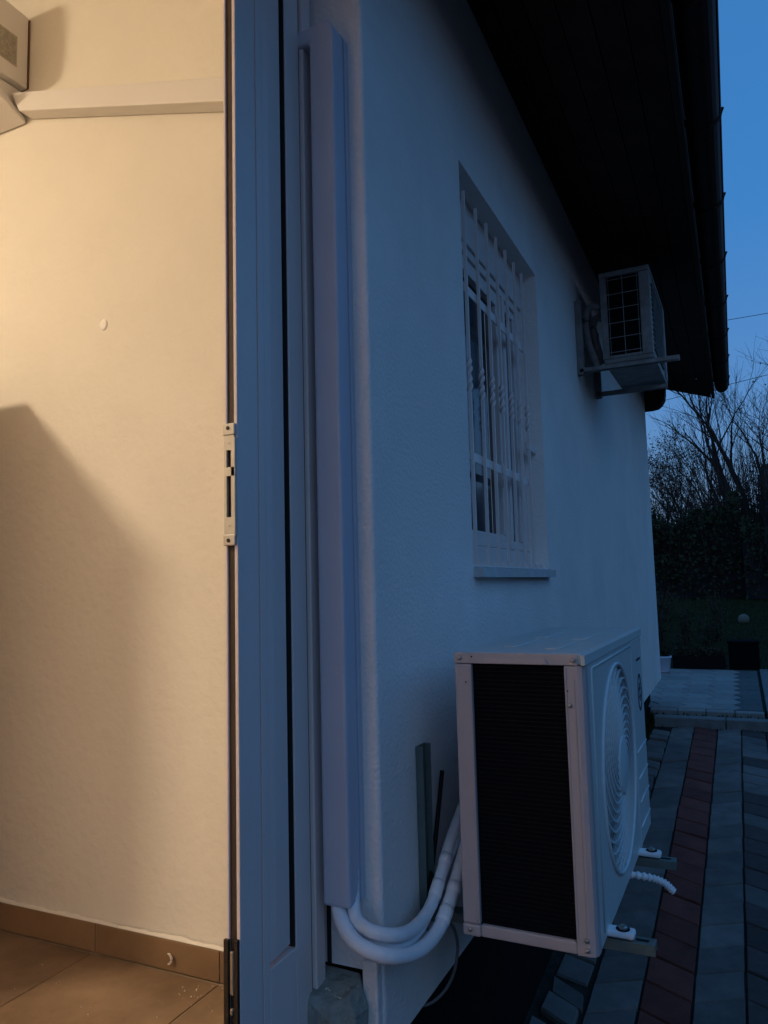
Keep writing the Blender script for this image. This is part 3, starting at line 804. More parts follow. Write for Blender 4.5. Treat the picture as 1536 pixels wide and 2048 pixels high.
bo = tag(blk.obj('concrete_block', M['concrete'], None, 0.004), 'broken grey concrete block in the notch at the foot of the door frame', 'block')
rb_ = MB()
for i in range(26):
    xx, yy = rng.uniform(-0.70,-0.655), rng.uniform(1.195,1.25); s = rng.uniform(.001,.004)
    pts = [(xx+rng.uniform(-s,s), yy+rng.uniform(-s,s), -0.705+rng.uniform(0,s*2)) for _ in range(5)]
    rb_.add(pts, [(0,1,2),(0,2,3),(0,3,4),(1,2,4),(1,3,4)])
for i in range(20):
    xx, yy = rng.uniform(-0.73,-0.65), rng.uniform(1.165,1.18); s = rng.uniform(.002,.006)
    pts = [(xx+rng.uniform(-s,s), yy+rng.uniform(-s,s), -0.775+rng.uniform(-.01,s*3)) for _ in range(5)]
    rb_.add(pts, [(0,1,2),(0,2,3),(0,3,4),(1,2,4),(1,3,4)])
tag(rb_.obj('mortar_rubble', M['crumb']), 'pale mortar rubble lying on the broken concrete block', 'rubble', kind='stuff')
# door landing outside, below the camera
tag(box('doorstep', M['pav_brown'], None, (-0.60, 0.75, -1.3, 1.12, -1.9, -0.93), 0.01), 'concrete landing outside the open door', 'doorstep')

# ------------------------------------------------------------------ lower outdoor unit
AL, AD, AH = 0.775, 0.245, 0.515
au = empty('outdoor_unit', (-0.497, 1.375, -0.645), -0.014, label='large white outdoor air conditioner with swirled round fan grille, on low wall brackets', cat='air conditioner')
def A(o): o.parent = au; return o
def ab(name, m, b, bev=0.002): return A(box(name, m, None, b, bev))
ab('side_post', M['acwhite'], (0.0, 0.0335, 0.0, 0.03, 0.022, 0.494), 0.003)
A(MB().prism([(0.2085,0.0),(0.231,0.0),(0.2395,0.0035),(0.2435,0.010),(0.2445,0.018),(0.2445,0.03),(0.2085,0.03)], 2, 0.001, 0.494).obj('side_post', M['acwhite'], None, 0.001))
ab('bottom_rail', M['acwhite'], (0.034, 0.208, 0.0012, 0.02, 0.001, 0.0225), 0.003)
ab('corner_foot', M['acwhite'], (-0.001, 0.0338, -0.0008, 0.03, 0.0, 0.0215), 0.004)
ab('post_rib', M['acwhite'], (0.0295, 0.0335, -0.0015, 0.001, 0.024, 0.492), 0.001)
ab('post_rib', M['acwhite'], (0.2085, 0.2125, -0.0015, 0.001, 0.024, 0.492), 0.001)
ab('post_rib', M['acwhite'], (0.2250, 0.2268, -0.0012, 0.001, 0.030, 0.470), 0.0006)
ab('lid_skirt', M['acwhite'], (-0.0005, 0.2325, -0.0010, 0.002, 0.4950, 0.5150), 0.0012)
A(MB().prism([(0.055,0.4955),(0.060,0.5065),(0.175,0.5065),(0.182,0.4955)], 1, -0.0060, -0.0008).obj('grip_strip', M['acwhite'], None, 0.0015))
ab('coil_guard', M['coil'], (0.030, 0.212, 0.0095, 0.012, 0.015, 0.50), 0)
ab('coil', M['coil'], (0.02, 0.20, 0.014, 0.04, 0.02, 0.49), 0)
fm = MB().box(0.034, 0.208, 0.0070, 0.0095, 0, 0.0011).mesh('coil_fin', M['coilfin'])
for i in range(58):
    o = bpy.data.objects.new('coil_fin', fm); COL.objects.link(o); A(o); o.location = (0, 0, 0.026+i*0.0081)
scr = MB().lathe([(0.0042,0.0),(0.0042,-0.0015),(0.003,-0.0028),(0.0008,-0.003)], (0,0,0), 14, 1).mesh('screw', M['zinc'], True)
for (x,z) in ((0.012,0.505),(0.226,0.5045),(0.226,0.028),(0.2265,0.0115),(0.014,0.0125),(0.2165,0.425)):
    o = bpy.data.objects.new('screw', scr); COL.objects.link(o); A(o); o.location = (x, -0.003 if z>.49 else -0.0012, z)
hol = MB().lathe([(0.0016,0.0),(0.0016,-0.0008)], (0,0,0), 10, 1).mesh('hole', M['dark'])
for (x,z) in ((0.036,0.508),(0.213,0.45),(0.022,0.46),(0.03,0.03)):
    o = bpy.data.objects.new('screw_hole', hol); COL.objects.link(o); A(o); o.location = (x, -0.003 if z>.49 else -0.0004, z)
# lid with a shallow overhang and pressed ribs
ld = MB()
ld.box(-0.002, 0.238, 0.0022, AL-.002, 0.4952, 0.5155)
A(ld.obj('lid', M['acfront'], None, 0.003))
A(MB().prism([(0.2385,0.4952),(0.2385,0.5155),(0.2462,0.5135),(0.2470,0.4952)], 1, -0.002, AL+.001).obj('lid_lip', M['acfront'], None, 0.0012))
for (x0,y0,y1) in ((0.06,0.12,0.30),(0.06,0.36,0.55),(0.155,0.08,0.24),(0.155,0.32,0.55)):
    ab('lid_rib', M['acfront'], (x0, x0+.028, y0, y1, 0.5150, 0.5185), 0.0018)
ab('back_panel', M['acwhite'], (0.0, 0.012, 0.031, AL-.004, 0.022, 0.494), 0.001)
ab('far_side', M['acfront'], (0.0125, 0.238, AL-.016, AL-.002, 0.022, 0.494), 0.001)
ab('base_pan', M['acwhite'], (0.002, 0.236, 0.0212, AL-.003, 0.0, 0.0205), 0.003)
# front plate with round opening
gc, gzc, gr = 0.329, 0.2535, 0.2120
fy0, fy1, fz0, fz1 = 0.031, 0.575, 0.004, 0.4945
N = 72; XF = 0.2445
V=[];F=[]
def rect_pt(t):
    c, s = math.cos(t), math.sin(t)
    k = 1e9
    if c > 1e-6: k = min(k, (fy1-gc)/c)
    if c < -1e-6: k = min(k, (fy0-gc)/c)
    if s > 1e-6: k = min(k, (fz1-gzc)/s)
    if s < -1e-6: k = min(k, (fz0-gzc)/s)
    return (gc+c*k, gzc+s*k)
ang = [2*PI*i/N for i in range(N)]
corners = [math.atan2(z-gzc, y-gc) % (2*PI) for y in (fy0,fy1) for z in (fz0,fz1)]
for cn in corners:
    j = min(range(N), key=lambda i: abs(ang[i]-cn)); ang[j] = cn
for t in ang:
    y_, z_ = rect_pt(t); V.append((XF, y_, z_))
for t in ang: V.append((XF, gc+(gr+.004)*math.cos(t), gzc+(gr+.004)*math.sin(t)))
for t in ang: V.append((XF-.004, gc+gr*math.cos(t), gzc+gr*math.sin(t)))
for t in ang: V.append((XF-.03, gc+(gr-.004)*math.cos(t), gzc+(gr-.004)*math.sin(t)))
for t in ang:
    y_, z_ = rect_pt(t); V.append((XF-.006, y_, z_))
for r in range(3):
    F += [(r*N+i, r*N+(i+1)%N, (r+1)*N+(i+1)%N, (r+1)*N+i) for i in range(N)]
F += [(i,(i+1)%N,4*N+(i+1)%N,4*N+i) for i in range(N)]
A(MB().add(V,F).obj('front_panel', M['acfront']))
# raised frame lines on the front
def rod(name, pts, r=0.0022, m=M['acfront'], n=8): return A(MB().tube(pts, r, n).obj(name, m, None, smooth=True))
rod('front_bead', [(XF,0.060,0.02),(XF,0.060,0.475),(XF,0.066,0.484),(XF,0.568,0.484)], 0.0026)
A(MB().box(XF-.004, XF+.0013, 0.576, 0.590, 0.004, 0.488).obj('front_ridge', M['acfront'], None, 0.003))
A(MB().box(XF-.016, XF-.0005, 0.591, AL, 0.002, 0.4935).obj('service_cover', M['acfront'], None, 0.004))
for z in (0.222, 0.158, 0.103, 0.045):
    rod('cover_groove', [(XF,0.600,z),(XF,AL-.006,z)], 0.0022, M['grille'])
# badge: oval ring with an arrow-like mark
lg = MB(); K = 28; by, bz, ry, rz = 0.700, 0.355, 0.034, 0.047
V=[];F=[]
for k in range(K):
    t = 2*PI*k/K
    V += [(XF+.0006,by+ry*math.cos(t),bz+rz*math.sin(t)),(XF+.0006,by+ry*.78*math.cos(t),bz+rz*.84*math.sin(t)),(XF-.002,by+ry*math.cos(t),bz+rz*math.sin(t))]
F = [(3*k,3*((k+1)%K),3*((k+1)%K)+1,3*k+1) for k in range(K)] + [(3*k,3*((k+1)%K),3*((k+1)%K)+2,3*k+2) for k in range(K)]
lg.add(V,F); lg.box(XF-.001,XF+.0006,by-.004,by+.004,bz-.022,bz+.024)
lg.box(XF-.001,XF+.0007,by-.015,by+.013,bz+.006,bz+.012); lg.box(XF-.001,XF+.0007,by-.013,by+.015,bz-.014,bz-.008)
A(lg.obj('badge', M['logo']))
ab('brand_strip', M['logo'], (XF-.001, XF+.0003, 0.665, 0.735, 0.436, 0.442), 0)
# fan cavity
ab('fan_shroud', M['dark'], (0.09, 0.10, 0.06, 0.57, 0.03, 0.485), 0)
fan = A(MB().lathe([(0.045,0.0),(0.045,0.05),(0.03,0.065),(0.004,0.07)], (0.12, gc, gzc), 20, 0).obj('fan', M['fan']))
for k in range(3):
    a0 = k*2*PI/3
    V=[]
    for i in range(9):
        for j in range(5):
            rr = 0.04+0.16*j/4; t = a0 + 1.35*i/8*(0.75+0.25*j/4)
            V.append((0.135+0.05*i/8, gc+rr*math.cos(t), gzc+rr*math.sin(t)))
    b = MB().add(V, [(i*5+j,i*5+j+1,(i+1)*5+j+1,(i+1)*5+j) for i in range(8) for j in range(4)]).obj('fan_blade', M['fan'], None, smooth=True); b.parent = fan
# grille
A(MB().tube([(XF+.001, gc+(gr-.001)*math.cos(2*PI*i/64), gzc+(gr-.001)*math.sin(2*PI*i/64)) for i in range(65)], 0.0042, 8, False).obj('grille_ring', M['grille'], None, smooth=True))
hubr = 0.062
hub = A(MB().lathe([(hubr,0.002),(hubr-.002,0.008),(hubr-.008,0.0095),(0.001,0.0105)], (XF, gc, gzc), 40, 0).obj('grille_hub', M['grille'], None, smooth=True))
def dome(r): return XF + 0.0075*(1-(r/gr)**2) + 0.0005
sw = MB(); NS = 26
V=[];F=[]
for i in range(NS+1):
    u = i/NS; r = hubr-.002 + (gr-hubr)*u
    t = -1.75*u**0.85
    x = dome(r)
    wv = 0.0019
    tx = -1.75*0.85*max(u,.02)**(-.15)/ (gr-hubr)
    dirv = Vector((0, math.cos(t)-r*tx*math.sin(t), math.sin(t)+r*tx*math.cos(t))).normalized()
    nrm = Vector((0, -dirv.z, dirv.y))
    p = Vector((x, r*math.cos(t), r*math.sin(t)))
    for q in (p-nrm*wv, p+nrm*wv, p+nrm*wv-Vector((.013,0,0)), p-nrm*wv-Vector((.013,0,0))): V.append(tuple(q))
for i in range(NS):
    for k in range(4): F.append((4*i+k,4*i+(k+1)%4,4*i+4+(k+1)%4,4*i+4+k))
F += [(0,1,2,3),(4*NS+3,4*NS+2,4*NS+1,4*NS)]
swm = sw.add(V,F).mesh('grille_blade', M['grille'])
for k in range(26):
    o = bpy.data.objects.new('grille_blade', swm); COL.objects.link(o); A(o)
    o.location = (0, gc, gzc); o.rotation_euler = (2*PI*k/26, 0, 0)
for r in [hubr+.008+ (gr-hubr-.01)*i/15 for i in range(15)]:
    A(MB().tube([(dome(r)-.003, gc+r*math.cos(2*PI*i/56), gzc+r*math.sin(2*PI*i/56)) for i in range(57)], 0.0008, 4, False).obj('grille_wire', M['grille']))

# wall brackets of the lower unit
def wall_bracket(name, Y, zt_, xe, rail_z1, lab, m, w=0.030, xr=FX+0.002, foot=True, rot=0, grp='steel wall brackets under the lower unit', ro=0.0, rw=None, rd=0.030):
    e = empty(name, (FX, Y, zt_), label=lab, cat='bracket', group=grp)
    b = MB()
    L = xe - FX
    b.box(0.012, L, -w/2, w/2, -0.003, 0.0); b.box(0.012, L, -w/2, -w/2+.003, -0.019, -0.003); b.box(0.012, L, w/2-.003, w/2, -0.019, -0.003)
    b.obj('arm', m, e, 0.0008)
    r = MB(); hgt = rail_z1 - zt_
    q = rw or w
    r.box(0.001, 0.004, ro-q/2, ro+q/2, -0.03, hgt); r.box(0.004, rd, ro-q/2, ro-q/2+.003, -0.03, hgt); r.box(0.004, rd, ro+q/2-.003, ro+q/2, -0.03, hgt)
    r.obj('rail', m, e, 0.0008)
    if foot:
        MB().box(L-.034, L-.012, -.004, .004, -.0002, .0008).obj('slot', M['dark'], e)
    return e
wall_bracket('wall_bracket', 1.478, -0.6475, -0.170, -0.325, 'galvanised wall bracket under the near end of the large outdoor unit', M['steel'], ro=-0.022, rw=0.044, rd=0.017)
wall_bracket('wall_bracket', 1.915, -0.6475, -0.165, -0.325, 'galvanised wall bracket under the far end of the large outdoor unit', M['steel'], rd=0.017)
for Y in (1.478, 1.915):
    f_ = A(MB().box(-0.026, 0.026, -0.0145, 0.0145, 0, 0.0125).obj('rubber_foot', M['foam'], None, 0.005, seg=3))
    lx = -0.232+0.004*(Y-1.478) - (-0.497)
    f_.location = (lx-0.0*(Y-1.375)+0.0, Y-1.375, 0.001)
    bb = A(MB().lathe([(0.0088,0),(0.0088,0.004),(0.0045,0.0055),(0.0045,0.0075),(0.001,0.008)], (0,0,0), 6).obj('foot_bolt', M['zinc'], None)); bb.location = (lx+.005, Y-1.375, 0.0135)
    w_ = A(MB().lathe([(0.0125,0),(0.0125,0.0015)], (0,0,0), 18).obj('washer', M['dark'], None)); w_.location = (lx+.005, Y-1.375, 0.0132)
# corrugated drain hose
hp = spline([(-0.36,1.80,-0.655),(-0.27,1.80,-0.652),(-0.215,1.805,-0.655),(-0.185,1.811,-0.664),(-0.166,1.816,-0.682)], 16)
hr = [0.0062 + (0.0024 if (i % 4) in (0,1) else 0) for i in range(len(hp))]
tag(MB().tube(hp, hr, 14).obj('drain_hose', M['foam'], None), 'short corrugated white drain hose sticking out under the large outdoor unit', 'hose')

# ------------------------------------------------------------------ upper outdoor unit
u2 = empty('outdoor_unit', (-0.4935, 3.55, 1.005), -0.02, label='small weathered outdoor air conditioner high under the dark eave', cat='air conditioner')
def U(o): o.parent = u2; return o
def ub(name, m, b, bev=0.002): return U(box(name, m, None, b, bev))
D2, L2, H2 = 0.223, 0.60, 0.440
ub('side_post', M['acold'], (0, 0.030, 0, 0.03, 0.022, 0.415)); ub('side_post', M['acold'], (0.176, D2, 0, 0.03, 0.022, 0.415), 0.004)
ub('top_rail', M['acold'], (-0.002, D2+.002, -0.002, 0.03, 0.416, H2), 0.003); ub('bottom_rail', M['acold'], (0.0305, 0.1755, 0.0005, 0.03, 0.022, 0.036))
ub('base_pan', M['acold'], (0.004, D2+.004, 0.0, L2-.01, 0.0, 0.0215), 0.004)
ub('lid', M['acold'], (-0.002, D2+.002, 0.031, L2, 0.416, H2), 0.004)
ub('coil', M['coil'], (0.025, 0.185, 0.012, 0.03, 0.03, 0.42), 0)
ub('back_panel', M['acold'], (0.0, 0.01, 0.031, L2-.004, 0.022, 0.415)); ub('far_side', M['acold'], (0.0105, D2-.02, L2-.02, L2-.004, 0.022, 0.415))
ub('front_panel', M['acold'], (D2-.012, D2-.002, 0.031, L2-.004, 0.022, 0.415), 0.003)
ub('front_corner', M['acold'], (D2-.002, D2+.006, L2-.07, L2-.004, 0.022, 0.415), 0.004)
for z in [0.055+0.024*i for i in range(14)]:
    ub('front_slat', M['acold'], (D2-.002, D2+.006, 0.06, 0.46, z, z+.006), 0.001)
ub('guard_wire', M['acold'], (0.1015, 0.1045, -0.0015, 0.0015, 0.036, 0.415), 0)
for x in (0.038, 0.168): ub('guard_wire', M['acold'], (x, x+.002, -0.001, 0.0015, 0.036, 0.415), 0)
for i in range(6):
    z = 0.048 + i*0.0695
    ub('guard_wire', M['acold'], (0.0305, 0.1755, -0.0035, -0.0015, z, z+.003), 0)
G2 = 'weathered wall brackets under the upper unit'
wall_bracket('wall_bracket', 3.53, 0.992, -0.160, 1.32, 'pale wall bracket under the near end of the upper outdoor unit', M['acold'], w=0.034, foot=False, grp=G2)
wall_bracket('wall_bracket', 4.03, 0.992, -0.250, 1.32, 'pale wall bracket under the far end of the upper outdoor unit', M['acold'], w=0.034, foot=False, grp=G2)
hs = [(-0.500,3.60,1.30),(-0.545,3.60,1.31),(-0.572,3.60,1.26),(-0.566,3.60,1.15),(-0.545,3.60,1.07),(-0.52,3.62,1.0)]
tag(MB().tube(spline(hs), 0.017, 12).obj('insulated_pipe', M['acold'], None, smooth=True), 'outer wrapped pipe looping behind the upper outdoor unit', 'pipe')
hs = [(-0.500,3.66,1.26),(-0.530,3.66,1.27),(-0.546,3.66,1.22),(-0.530,3.66,1.12),(-0.51,3.66,1.04)]
tag(MB().tube(spline(hs), 0.015, 12).obj('insulated_pipe', M['acold'], None, smooth=True), 'inner wrapped pipe close behind the upper outdoor unit', 'pipe')

# ------------------------------------------------------------------ garden
def tri_leaf(b, p, s, rg, up=0.3):
    a = Vector((rg.gauss(0,1), rg.gauss(0,1), rg.gauss(0,1)+up)).normalized()
    c = a.cross(Vector((rg.gauss(0,1), rg.gauss(0,1), rg.gauss(0,1)))).normalized()
    p = Vector(p)
    b.add([p, p+a*s*.5+c*s*.3, p+a*s, p+a*s*.5-c*s*.3], [(0,1,2,3)])
# white pot
pot = empty('plant_pot', (-0.695, 7.93, tz(7.93)), label='small white plant pot at the far corner of the terrace by the house', cat='plant pot')
MB().lathe([(0.055,0.0),(0.058,0.004),(0.078,0.135),(0.084,0.137),(0.084,0.155),(0.076,0.155),(0.070,0.135)], (0,0,0), 28).obj('pot_body', M['pot'], pot, smooth=True)
b = MB()
for i in range(220):
    a = rng.uniform(0,6.28); r_ = rng.uniform(0,.07)
    tri_leaf(b, (r_*math.cos(a), r_*math.sin(a), 0.13+rng.uniform(0,.07)), rng.uniform(.02,.05), rng, 1.0)
b.obj('foliage', M['leaf'], pot)
pl = empty('planter', (-0.33, 8.2, tz(8.12)), label='long low dark planter along the far edge of the terrace', cat='planter')
ob = MB(); ob.box(-0.29,0.19,-0.07,-0.055,0,0.125); ob.box(-0.29,0.19,0.055,0.07,0,0.125); ob.box(-0.29,-0.275,-0.055,0.055,0,0.125); ob.box(0.175,0.19,-0.055,0.055,0,0.125)
ob.obj('trough', M['planter'], pl)
MB().box(-0.275,0.175,-0.055,0.055,0.0,0.105).obj('earth', M['soil'], pl)
b = MB()
for i in range(500):
    tri_leaf(b, (rng.uniform(-.27,.17), rng.uniform(-.06,.06), 0.10+rng.uniform(0,.09)), rng.uniform(.02,.05), rng, 1.0)
b.obj('foliage', M['leaf_dry'], pl)
bx = empty('storage_box', (0.03, 8.25, tz(8.12)), label='black square box at the right end of the terrace', cat='box')
MB().box(-0.135,0.135,-0.12,0.12,0,0.245).obj('box_body', M['box'], bx, 0.006)
MB().box(-0.142,0.142,-0.127,0.127,0.247,0.272).obj('lid', M['box'], bx, 0.006)
# garden ball
gb_ = tag(MB().lathe([(0.004,-0.076)]+[(0.076*math.cos(t), 0.076*math.sin(t)) for t in [(-1.4+0.2*i) for i in range(15)]]+[(0.004,0.076)], (0,0,0), 28).obj('garden_ball', M['ball'], None, smooth=True),
      'pale round ball lying on the lawn behind the terrace', 'ball')
gb_.location = (0.075, 12.0, gz(12)+0.035)
# grass on the lawn
gr_ = MB()
for i in range(16000):
    yy = 8.2 + 7.8*rng.random()**0.8; xx = rng.uniform(-1.35, 0.9 + 0.05*yy)
    if yy < 8.5 and xx < .25: continue
    h = rng.uniform(.02,.055); a = rng.uniform(0,6.28); w = 0.006; z = gz(yy)-.032
    gr_.add([(xx-w*math.cos(a),yy-w*math.sin(a),z),(xx+w*math.cos(a),yy+w*math.sin(a),z),(xx+rng.uniform(-.02,.02),yy+rng.uniform(-.02,.02),z+h)],[(0,1,2)])
for i in range(3000):
    yy = rng.uniform(5.0, 8.4); xx = rng.uniform(0.235, 1.2)
    if yy < 6.3: continue
    h = rng.uniform(.02,.06); a = rng.uniform(0,6.28); w = 0.006; z = gz(yy)-.032
    gr_.add([(xx-w*math.cos(a),yy-w*math.sin(a),z),(xx+w*math.cos(a),yy+w*math.sin(a),z),(xx+rng.uniform(-.02,.02),yy+rng.uniform(-.02,.02),z+h)],[(0,1,2)])
tag(gr_.obj('grass', M['grass']), 'dark rough grass of the lawn behind the terrace', 'grass', kind='stuff')

# shrubs with dry stems behind the terrace
def shrub(x, y, h, w, ns, nl, seed, lab, leafm='leaf_dry', stem='stem', ls=(.02,.05)):
    rg = random.Random(seed)
    e = empty('shrub', (x, y, gz(y)-.03), label=lab, cat='shrub')
    st, lf_ = MB(), MB()
    for i in range(ns):
        a = rg.uniform(0,6.28); r0 = rg.uniform(0,.3)*w; r1 = rg.uniform(.3,1)*w; hh = h*rg.uniform(.55,1.0)
        P = [(r0*math.cos(a), r0*math.sin(a), 0), (r0*1.2*math.cos(a)+rg.gauss(0,.02), r0*1.2*math.sin(a), hh*.4), (r1*math.cos(a)+rg.gauss(0,.03), r1*math.sin(a)+rg.gauss(0,.03), hh)]
        sp_ = spline(P, 5); st.tube(sp_, [0.006*(1-.7*k/len(sp_)) for k in range(len(sp_))], 4)
        for k in range(nl):
            t = rg.random()**.7; q = sp_[int(t*(len(sp_)-1))]
            tri_leaf(lf_, (q.x+rg.gauss(0,.035), q.y+rg.gauss(0,.035), q.z+rg.gauss(0,.03)), rg.uniform(*ls), rg)
    st.obj('stems', M[stem], e); lf_.obj('foliage', M[leafm], e)
    return e
shrub(-0.86, 9.6, 0.62, 0.14, 22, 16, 1, 'wispy dry shrub beside the house corner, left of the others')
shrub(-0.60, 9.9, 0.70, 0.13, 20, 14, 2, 'tall dry shrub standing right of the house corner shrub')
shrub(-0.34, 9.4, 0.50, 0.15, 26, 18, 3, 'low dense shrub behind the middle of the planter', 'leaf')
shrub(-0.24, 10.4, 0.66, 0.16, 26, 18, 4, 'reddish leafless shrub behind the planter, rightmost of the row')
shrub(-1.05, 12.4, 0.5, 0.3, 26, 30, 5, 'pale flowering clump far back beside the house corner', 'leaf_dry')
# hedge
def hedge(x0, x1, y, h, d, n, seed, lab, top=0.12):
    rg = random.Random(seed); b = MB()
    e = empty('hedge', ((x0+x1)/2, y, gz(y)-.03), label=lab, cat='hedge')
    cx_ = (x0+x1)/2
    for i in range(n):
        xx = rg.uniform(x0, x1); u = rg.random()**.75
        hm = h*(1+top*math.sin(xx*2.7+seed)+top*.6*math.sin(xx*7.1))
        zz = u*hm; yy = rg.uniform(-d/2, d/2)
        tri_leaf(b, (xx-cx_, yy, zz+rg.gauss(0,.03)), rg.uniform(.05,.11), rg)
    b.obj('foliage', M['leaf'], e)
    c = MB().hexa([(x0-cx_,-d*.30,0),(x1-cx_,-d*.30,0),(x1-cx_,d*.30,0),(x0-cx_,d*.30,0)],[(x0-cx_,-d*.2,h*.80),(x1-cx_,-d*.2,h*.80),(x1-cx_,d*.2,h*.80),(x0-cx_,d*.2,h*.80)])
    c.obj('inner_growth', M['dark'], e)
    s = MB()
    for i in range(int((x1-x0)*26)):
        xx = rg.uniform(x0,x1)-cx_; hh = h*rg.uniform(.9,1.28); yy = rg.uniform(-d/2,d/2)
        s.tube([(xx,yy,h*.4),(xx+rg.gauss(0,.05),yy,hh*.8),(xx+rg.gauss(0,.12),yy+rg.gauss(0,.05),hh)], [.006,.004,.0015], 3, False)
    s.obj('twigs', M['twig'], e)
hedge(-4.0, 0.15, 15.7, 1.72, 0.9, 17000, 1, 'dark evergreen hedge across the end of the lawn behind the house corner')
hedge(0.16, 6.0, 15.4, 1.35, 0.9, 14000, 2, 'lower dark hedge continuing right of the bare trees')

# bare trees
def tree(x, y, base_r, height, seed, lab, limbs, leaves=0, spread=0.55, depth=5, leafs=.06, z0=None, twig=1.0, droop=0.0):
    rg = random.Random(seed)
    e = empty('bare_tree', (x, y, (gz(min(y,20))-.05) if z0 is None else z0), label=lab, cat='tree')
    tk, cr_, lv = MB(), MB(), MB()
    def grow(p, d, L, r, dep, tgt):
        n = 5
        pts = [Vector(p)]; dd = Vector(d)
        for i in range(n):
            dd = (dd + Vector((rg.gauss(0,.10), rg.gauss(0,.10), rg.gauss(0,.07)+0.03-droop*(depth-dep)/depth))*(0.35 if dep == depth else 1)).normalized()
            pts.append(pts[-1] + dd*L/n)
        rr = [r*(1-.42*i/n) for i in range(n+1)]
        (tk if r > 0.022 else cr_).tube(pts, rr, 6 if r > .03 else (4 if r > .008 else 3), False)
        if dep <= 0:
            for k in range(leaves):
                q = pts[rg.randint(1,n)]
                tri_leaf(lv, (q.x+rg.gauss(0,.04), q.y+rg.gauss(0,.04), q.z+rg.gauss(0,.04)), rg.uniform(.5,1.2)*leafs, rg, -0.3)
            return
        nb_ = rg.randint(2,3) + (1 if dep <= 2 else 0)
        for k in range(nb_):
            i = n if k == 0 else rg.randint(2, n)
            a = rg.uniform(0,6.28)
            side = Vector((math.cos(a), math.sin(a), rg.uniform(-.2,.5)))
            nd = (dd + side*(spread*rg.uniform(.5,1.35) if k else spread*.35)).normalized()
            grow(pts[i], nd, L*rg.uniform(.58,.86), max(.0032*twig, rr[i]*rg.uniform(.5,.72) if k else rr[i]*.82), dep-1, tgt)
    for (dx, dy, dz, L, r) in limbs:
        grow((rg.gauss(0,.04), rg.gauss(0,.04), 0), Vector((dx,dy,dz)).normalized(), L*height, r*base_r, depth, None)
    if tk.v: tk.obj('trunk', M['bark'], e, smooth=True)
    cr_.obj('crown', M['twig'], e)
    if lv.v: lv.obj('withered_leaves', M['leaf_dry'], e)
    return e
tree(0.22, 18.2, 0.16, 4.8, 11, 'big bare tree with leaning forked trunk seen past the end of the gutter',
     [(-.10,0,1,.42,1.0),(.05,.05,1,.40,.8),(-.25,0,1,.34,.5)], 0, .5, 5)
tree(0.72, 17.2, 0.10, 3.9, 12, 'bare tree with branches fanning into a V at the right edge', [(.0,0,1,.40,1.0),(.30,0,1,.38,.7),(-.12,0,1,.34,.5)], 0, .5, 5)
tree(-1.15, 17.0, 0.07, 3.6, 23, 'slim tree still holding withered leaves, just right of the house corner', [(.1,0,1,.34,1.0),(-.15,0,1,.34,.7),(.35,0,1,.30,.6)], 3, .75, 5, .055)
tree(-0.42, 19.0, 0.07, 3.9, 31, 'small tree with drooping leafy twigs in the middle of the gap', [(.0,0,1,.34,1.0),(.3,0,1,.34,.7),(-.3,.1,1,.34,.7)], 3, .75, 5, .055, droop=.08)
tree(1.75, 14.5, 0.09, 5.6, 41, 'bare tree whose fine twigs reach into the sky from the right', [(-.18,0,1,.36,1.0),(.1,0,1,.36,.7)], 1, .5, 5, .05)
tree(-2.6, 18.0, 0.08, 4.2, 52, 'bare tree mostly hidden behind the house corner', [(.1,0,1,.36,1.0),(-.2,0,1,.34,.7)], 3, .7, 5, .08)
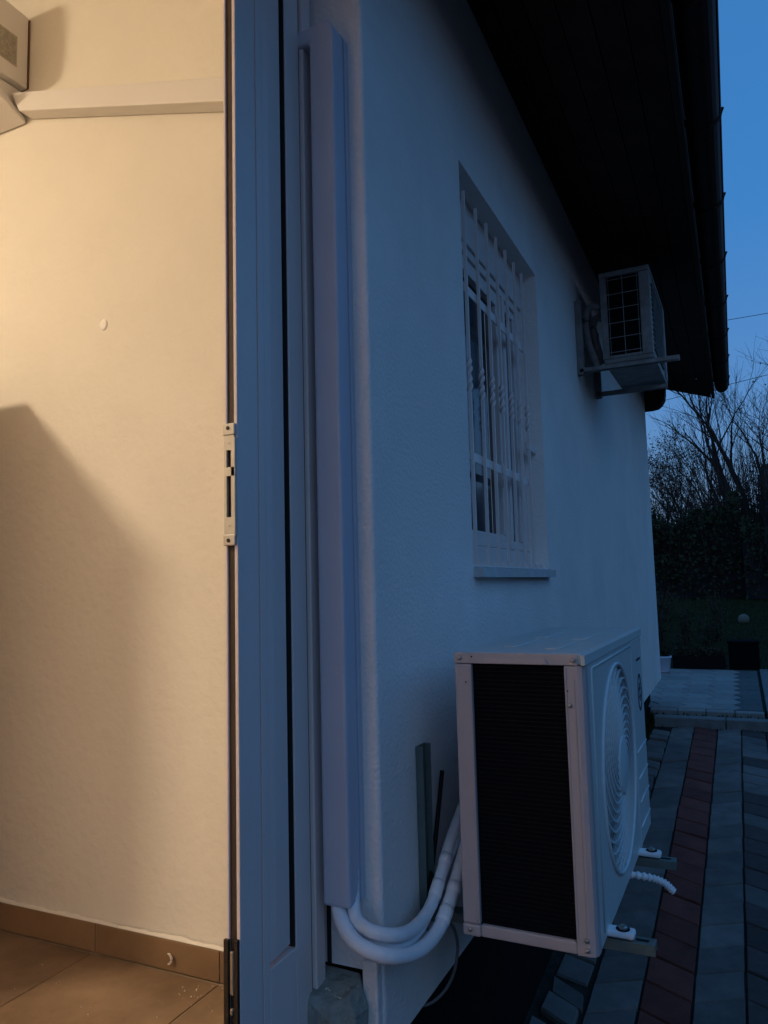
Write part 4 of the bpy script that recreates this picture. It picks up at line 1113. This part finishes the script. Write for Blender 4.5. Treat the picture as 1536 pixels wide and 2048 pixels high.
# tangled bare undergrowth between the trees
rg = random.Random(77); b = MB()
for i in range(1500):
    x = rg.uniform(-1.6, 1.9); yy = rg.uniform(16.2, 17.2); hh = rg.uniform(.9, 1.9) + (1.1 if -.3 < x < 1.0 else 0)*rg.random()
    p = Vector((x, yy, gz(yy)-.03)); d = Vector((rg.gauss(0,.25), rg.gauss(0,.2), 1)).normalized(); P = [p]
    for k in range(6):
        d = (d + Vector((rg.gauss(0,.16), rg.gauss(0,.12), rg.gauss(0,.08)))).normalized(); P.append(P[-1]+d*hh/4)
    b.tube(P, [.010*(1-.13*k) for k in range(7)], 3, False)
tag(b.obj('undergrowth', M['twig']), 'tangled bare undergrowth rising above the hedge between the trees', 'undergrowth', kind='stuff')
# far house on the right
fh = empty('far_house', (4.75, 31, -0.75), label='dark roofed house far behind the garden at the right edge', cat='house')
MB().box(-3.2,3.2,-2.5,2.5,-0.5,2.9).obj('wall', M['house_far'], fh)
MB().prism([(-3.0,2.9),(0,4.9),(3.0,2.9)], 0, -3.6, 3.6).obj('roof', M['rooftile'], fh)
for x in (-2.2,-0.6,1.0,2.3): MB().box(x,x+.8,-2.52,-2.49,0.9,2.1).obj('window', M['glass'], fh)
MB().box(-1.2,-0.8,-.2,.2,4.4,5.3).obj('chimney', M['house_far'], fh)
# evergreen screen added out of view on the right to block low sky light
rg = random.Random(5); b = MB(); sc = empty('added_sky_blocker', (6.0, 4.0, -1.4), label='unseen dark evergreen screen added right of the yard to block low sky', cat='hedge')
for i in range(6000):
    tri_leaf(b, (rg.uniform(-.5,.5), rg.uniform(-9,7), rg.uniform(0,3.0+.4*math.sin(i))), rg.uniform(.15,.35), rg)
b.obj('foliage', M['leaf'], sc)
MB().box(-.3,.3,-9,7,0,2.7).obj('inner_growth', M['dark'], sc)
# far treeline so the lawn does not meet a bare horizon
rg = random.Random(99); b = MB()
for i in range(9000):
    xx = rg.uniform(-40, 60); yy = rg.uniform(46, 54); h = 3.2+1.2*math.sin(xx*.31)+.8*math.sin(xx*.9)
    tri_leaf(b, (xx, yy, -.4 + h*rg.random()), rg.uniform(.5,1.0), rg)
tag(b.obj('treeline', M['leaf']), 'dark distant line of trees behind the garden', 'trees', kind='stuff')
# overhead wires
for P0, P1, lab in (((-6,12.2,3.85),(9,11.6,3.98),'upper overhead wire crossing the sky right of the gutter'),
                    ((-8,13.0,2.05),(9,11.6,4.10),'overhead wire slanting across the sky under the eave')):
    pts = [Vector(P0).lerp(Vector(P1), t/20) - Vector((0,0,0.12*4*(t/20)*(1-t/20))) for t in range(21)]
    tag(MB().tube(pts, .0045, 5).obj('overhead_wire', M['wire'], None), lab, 'wire')
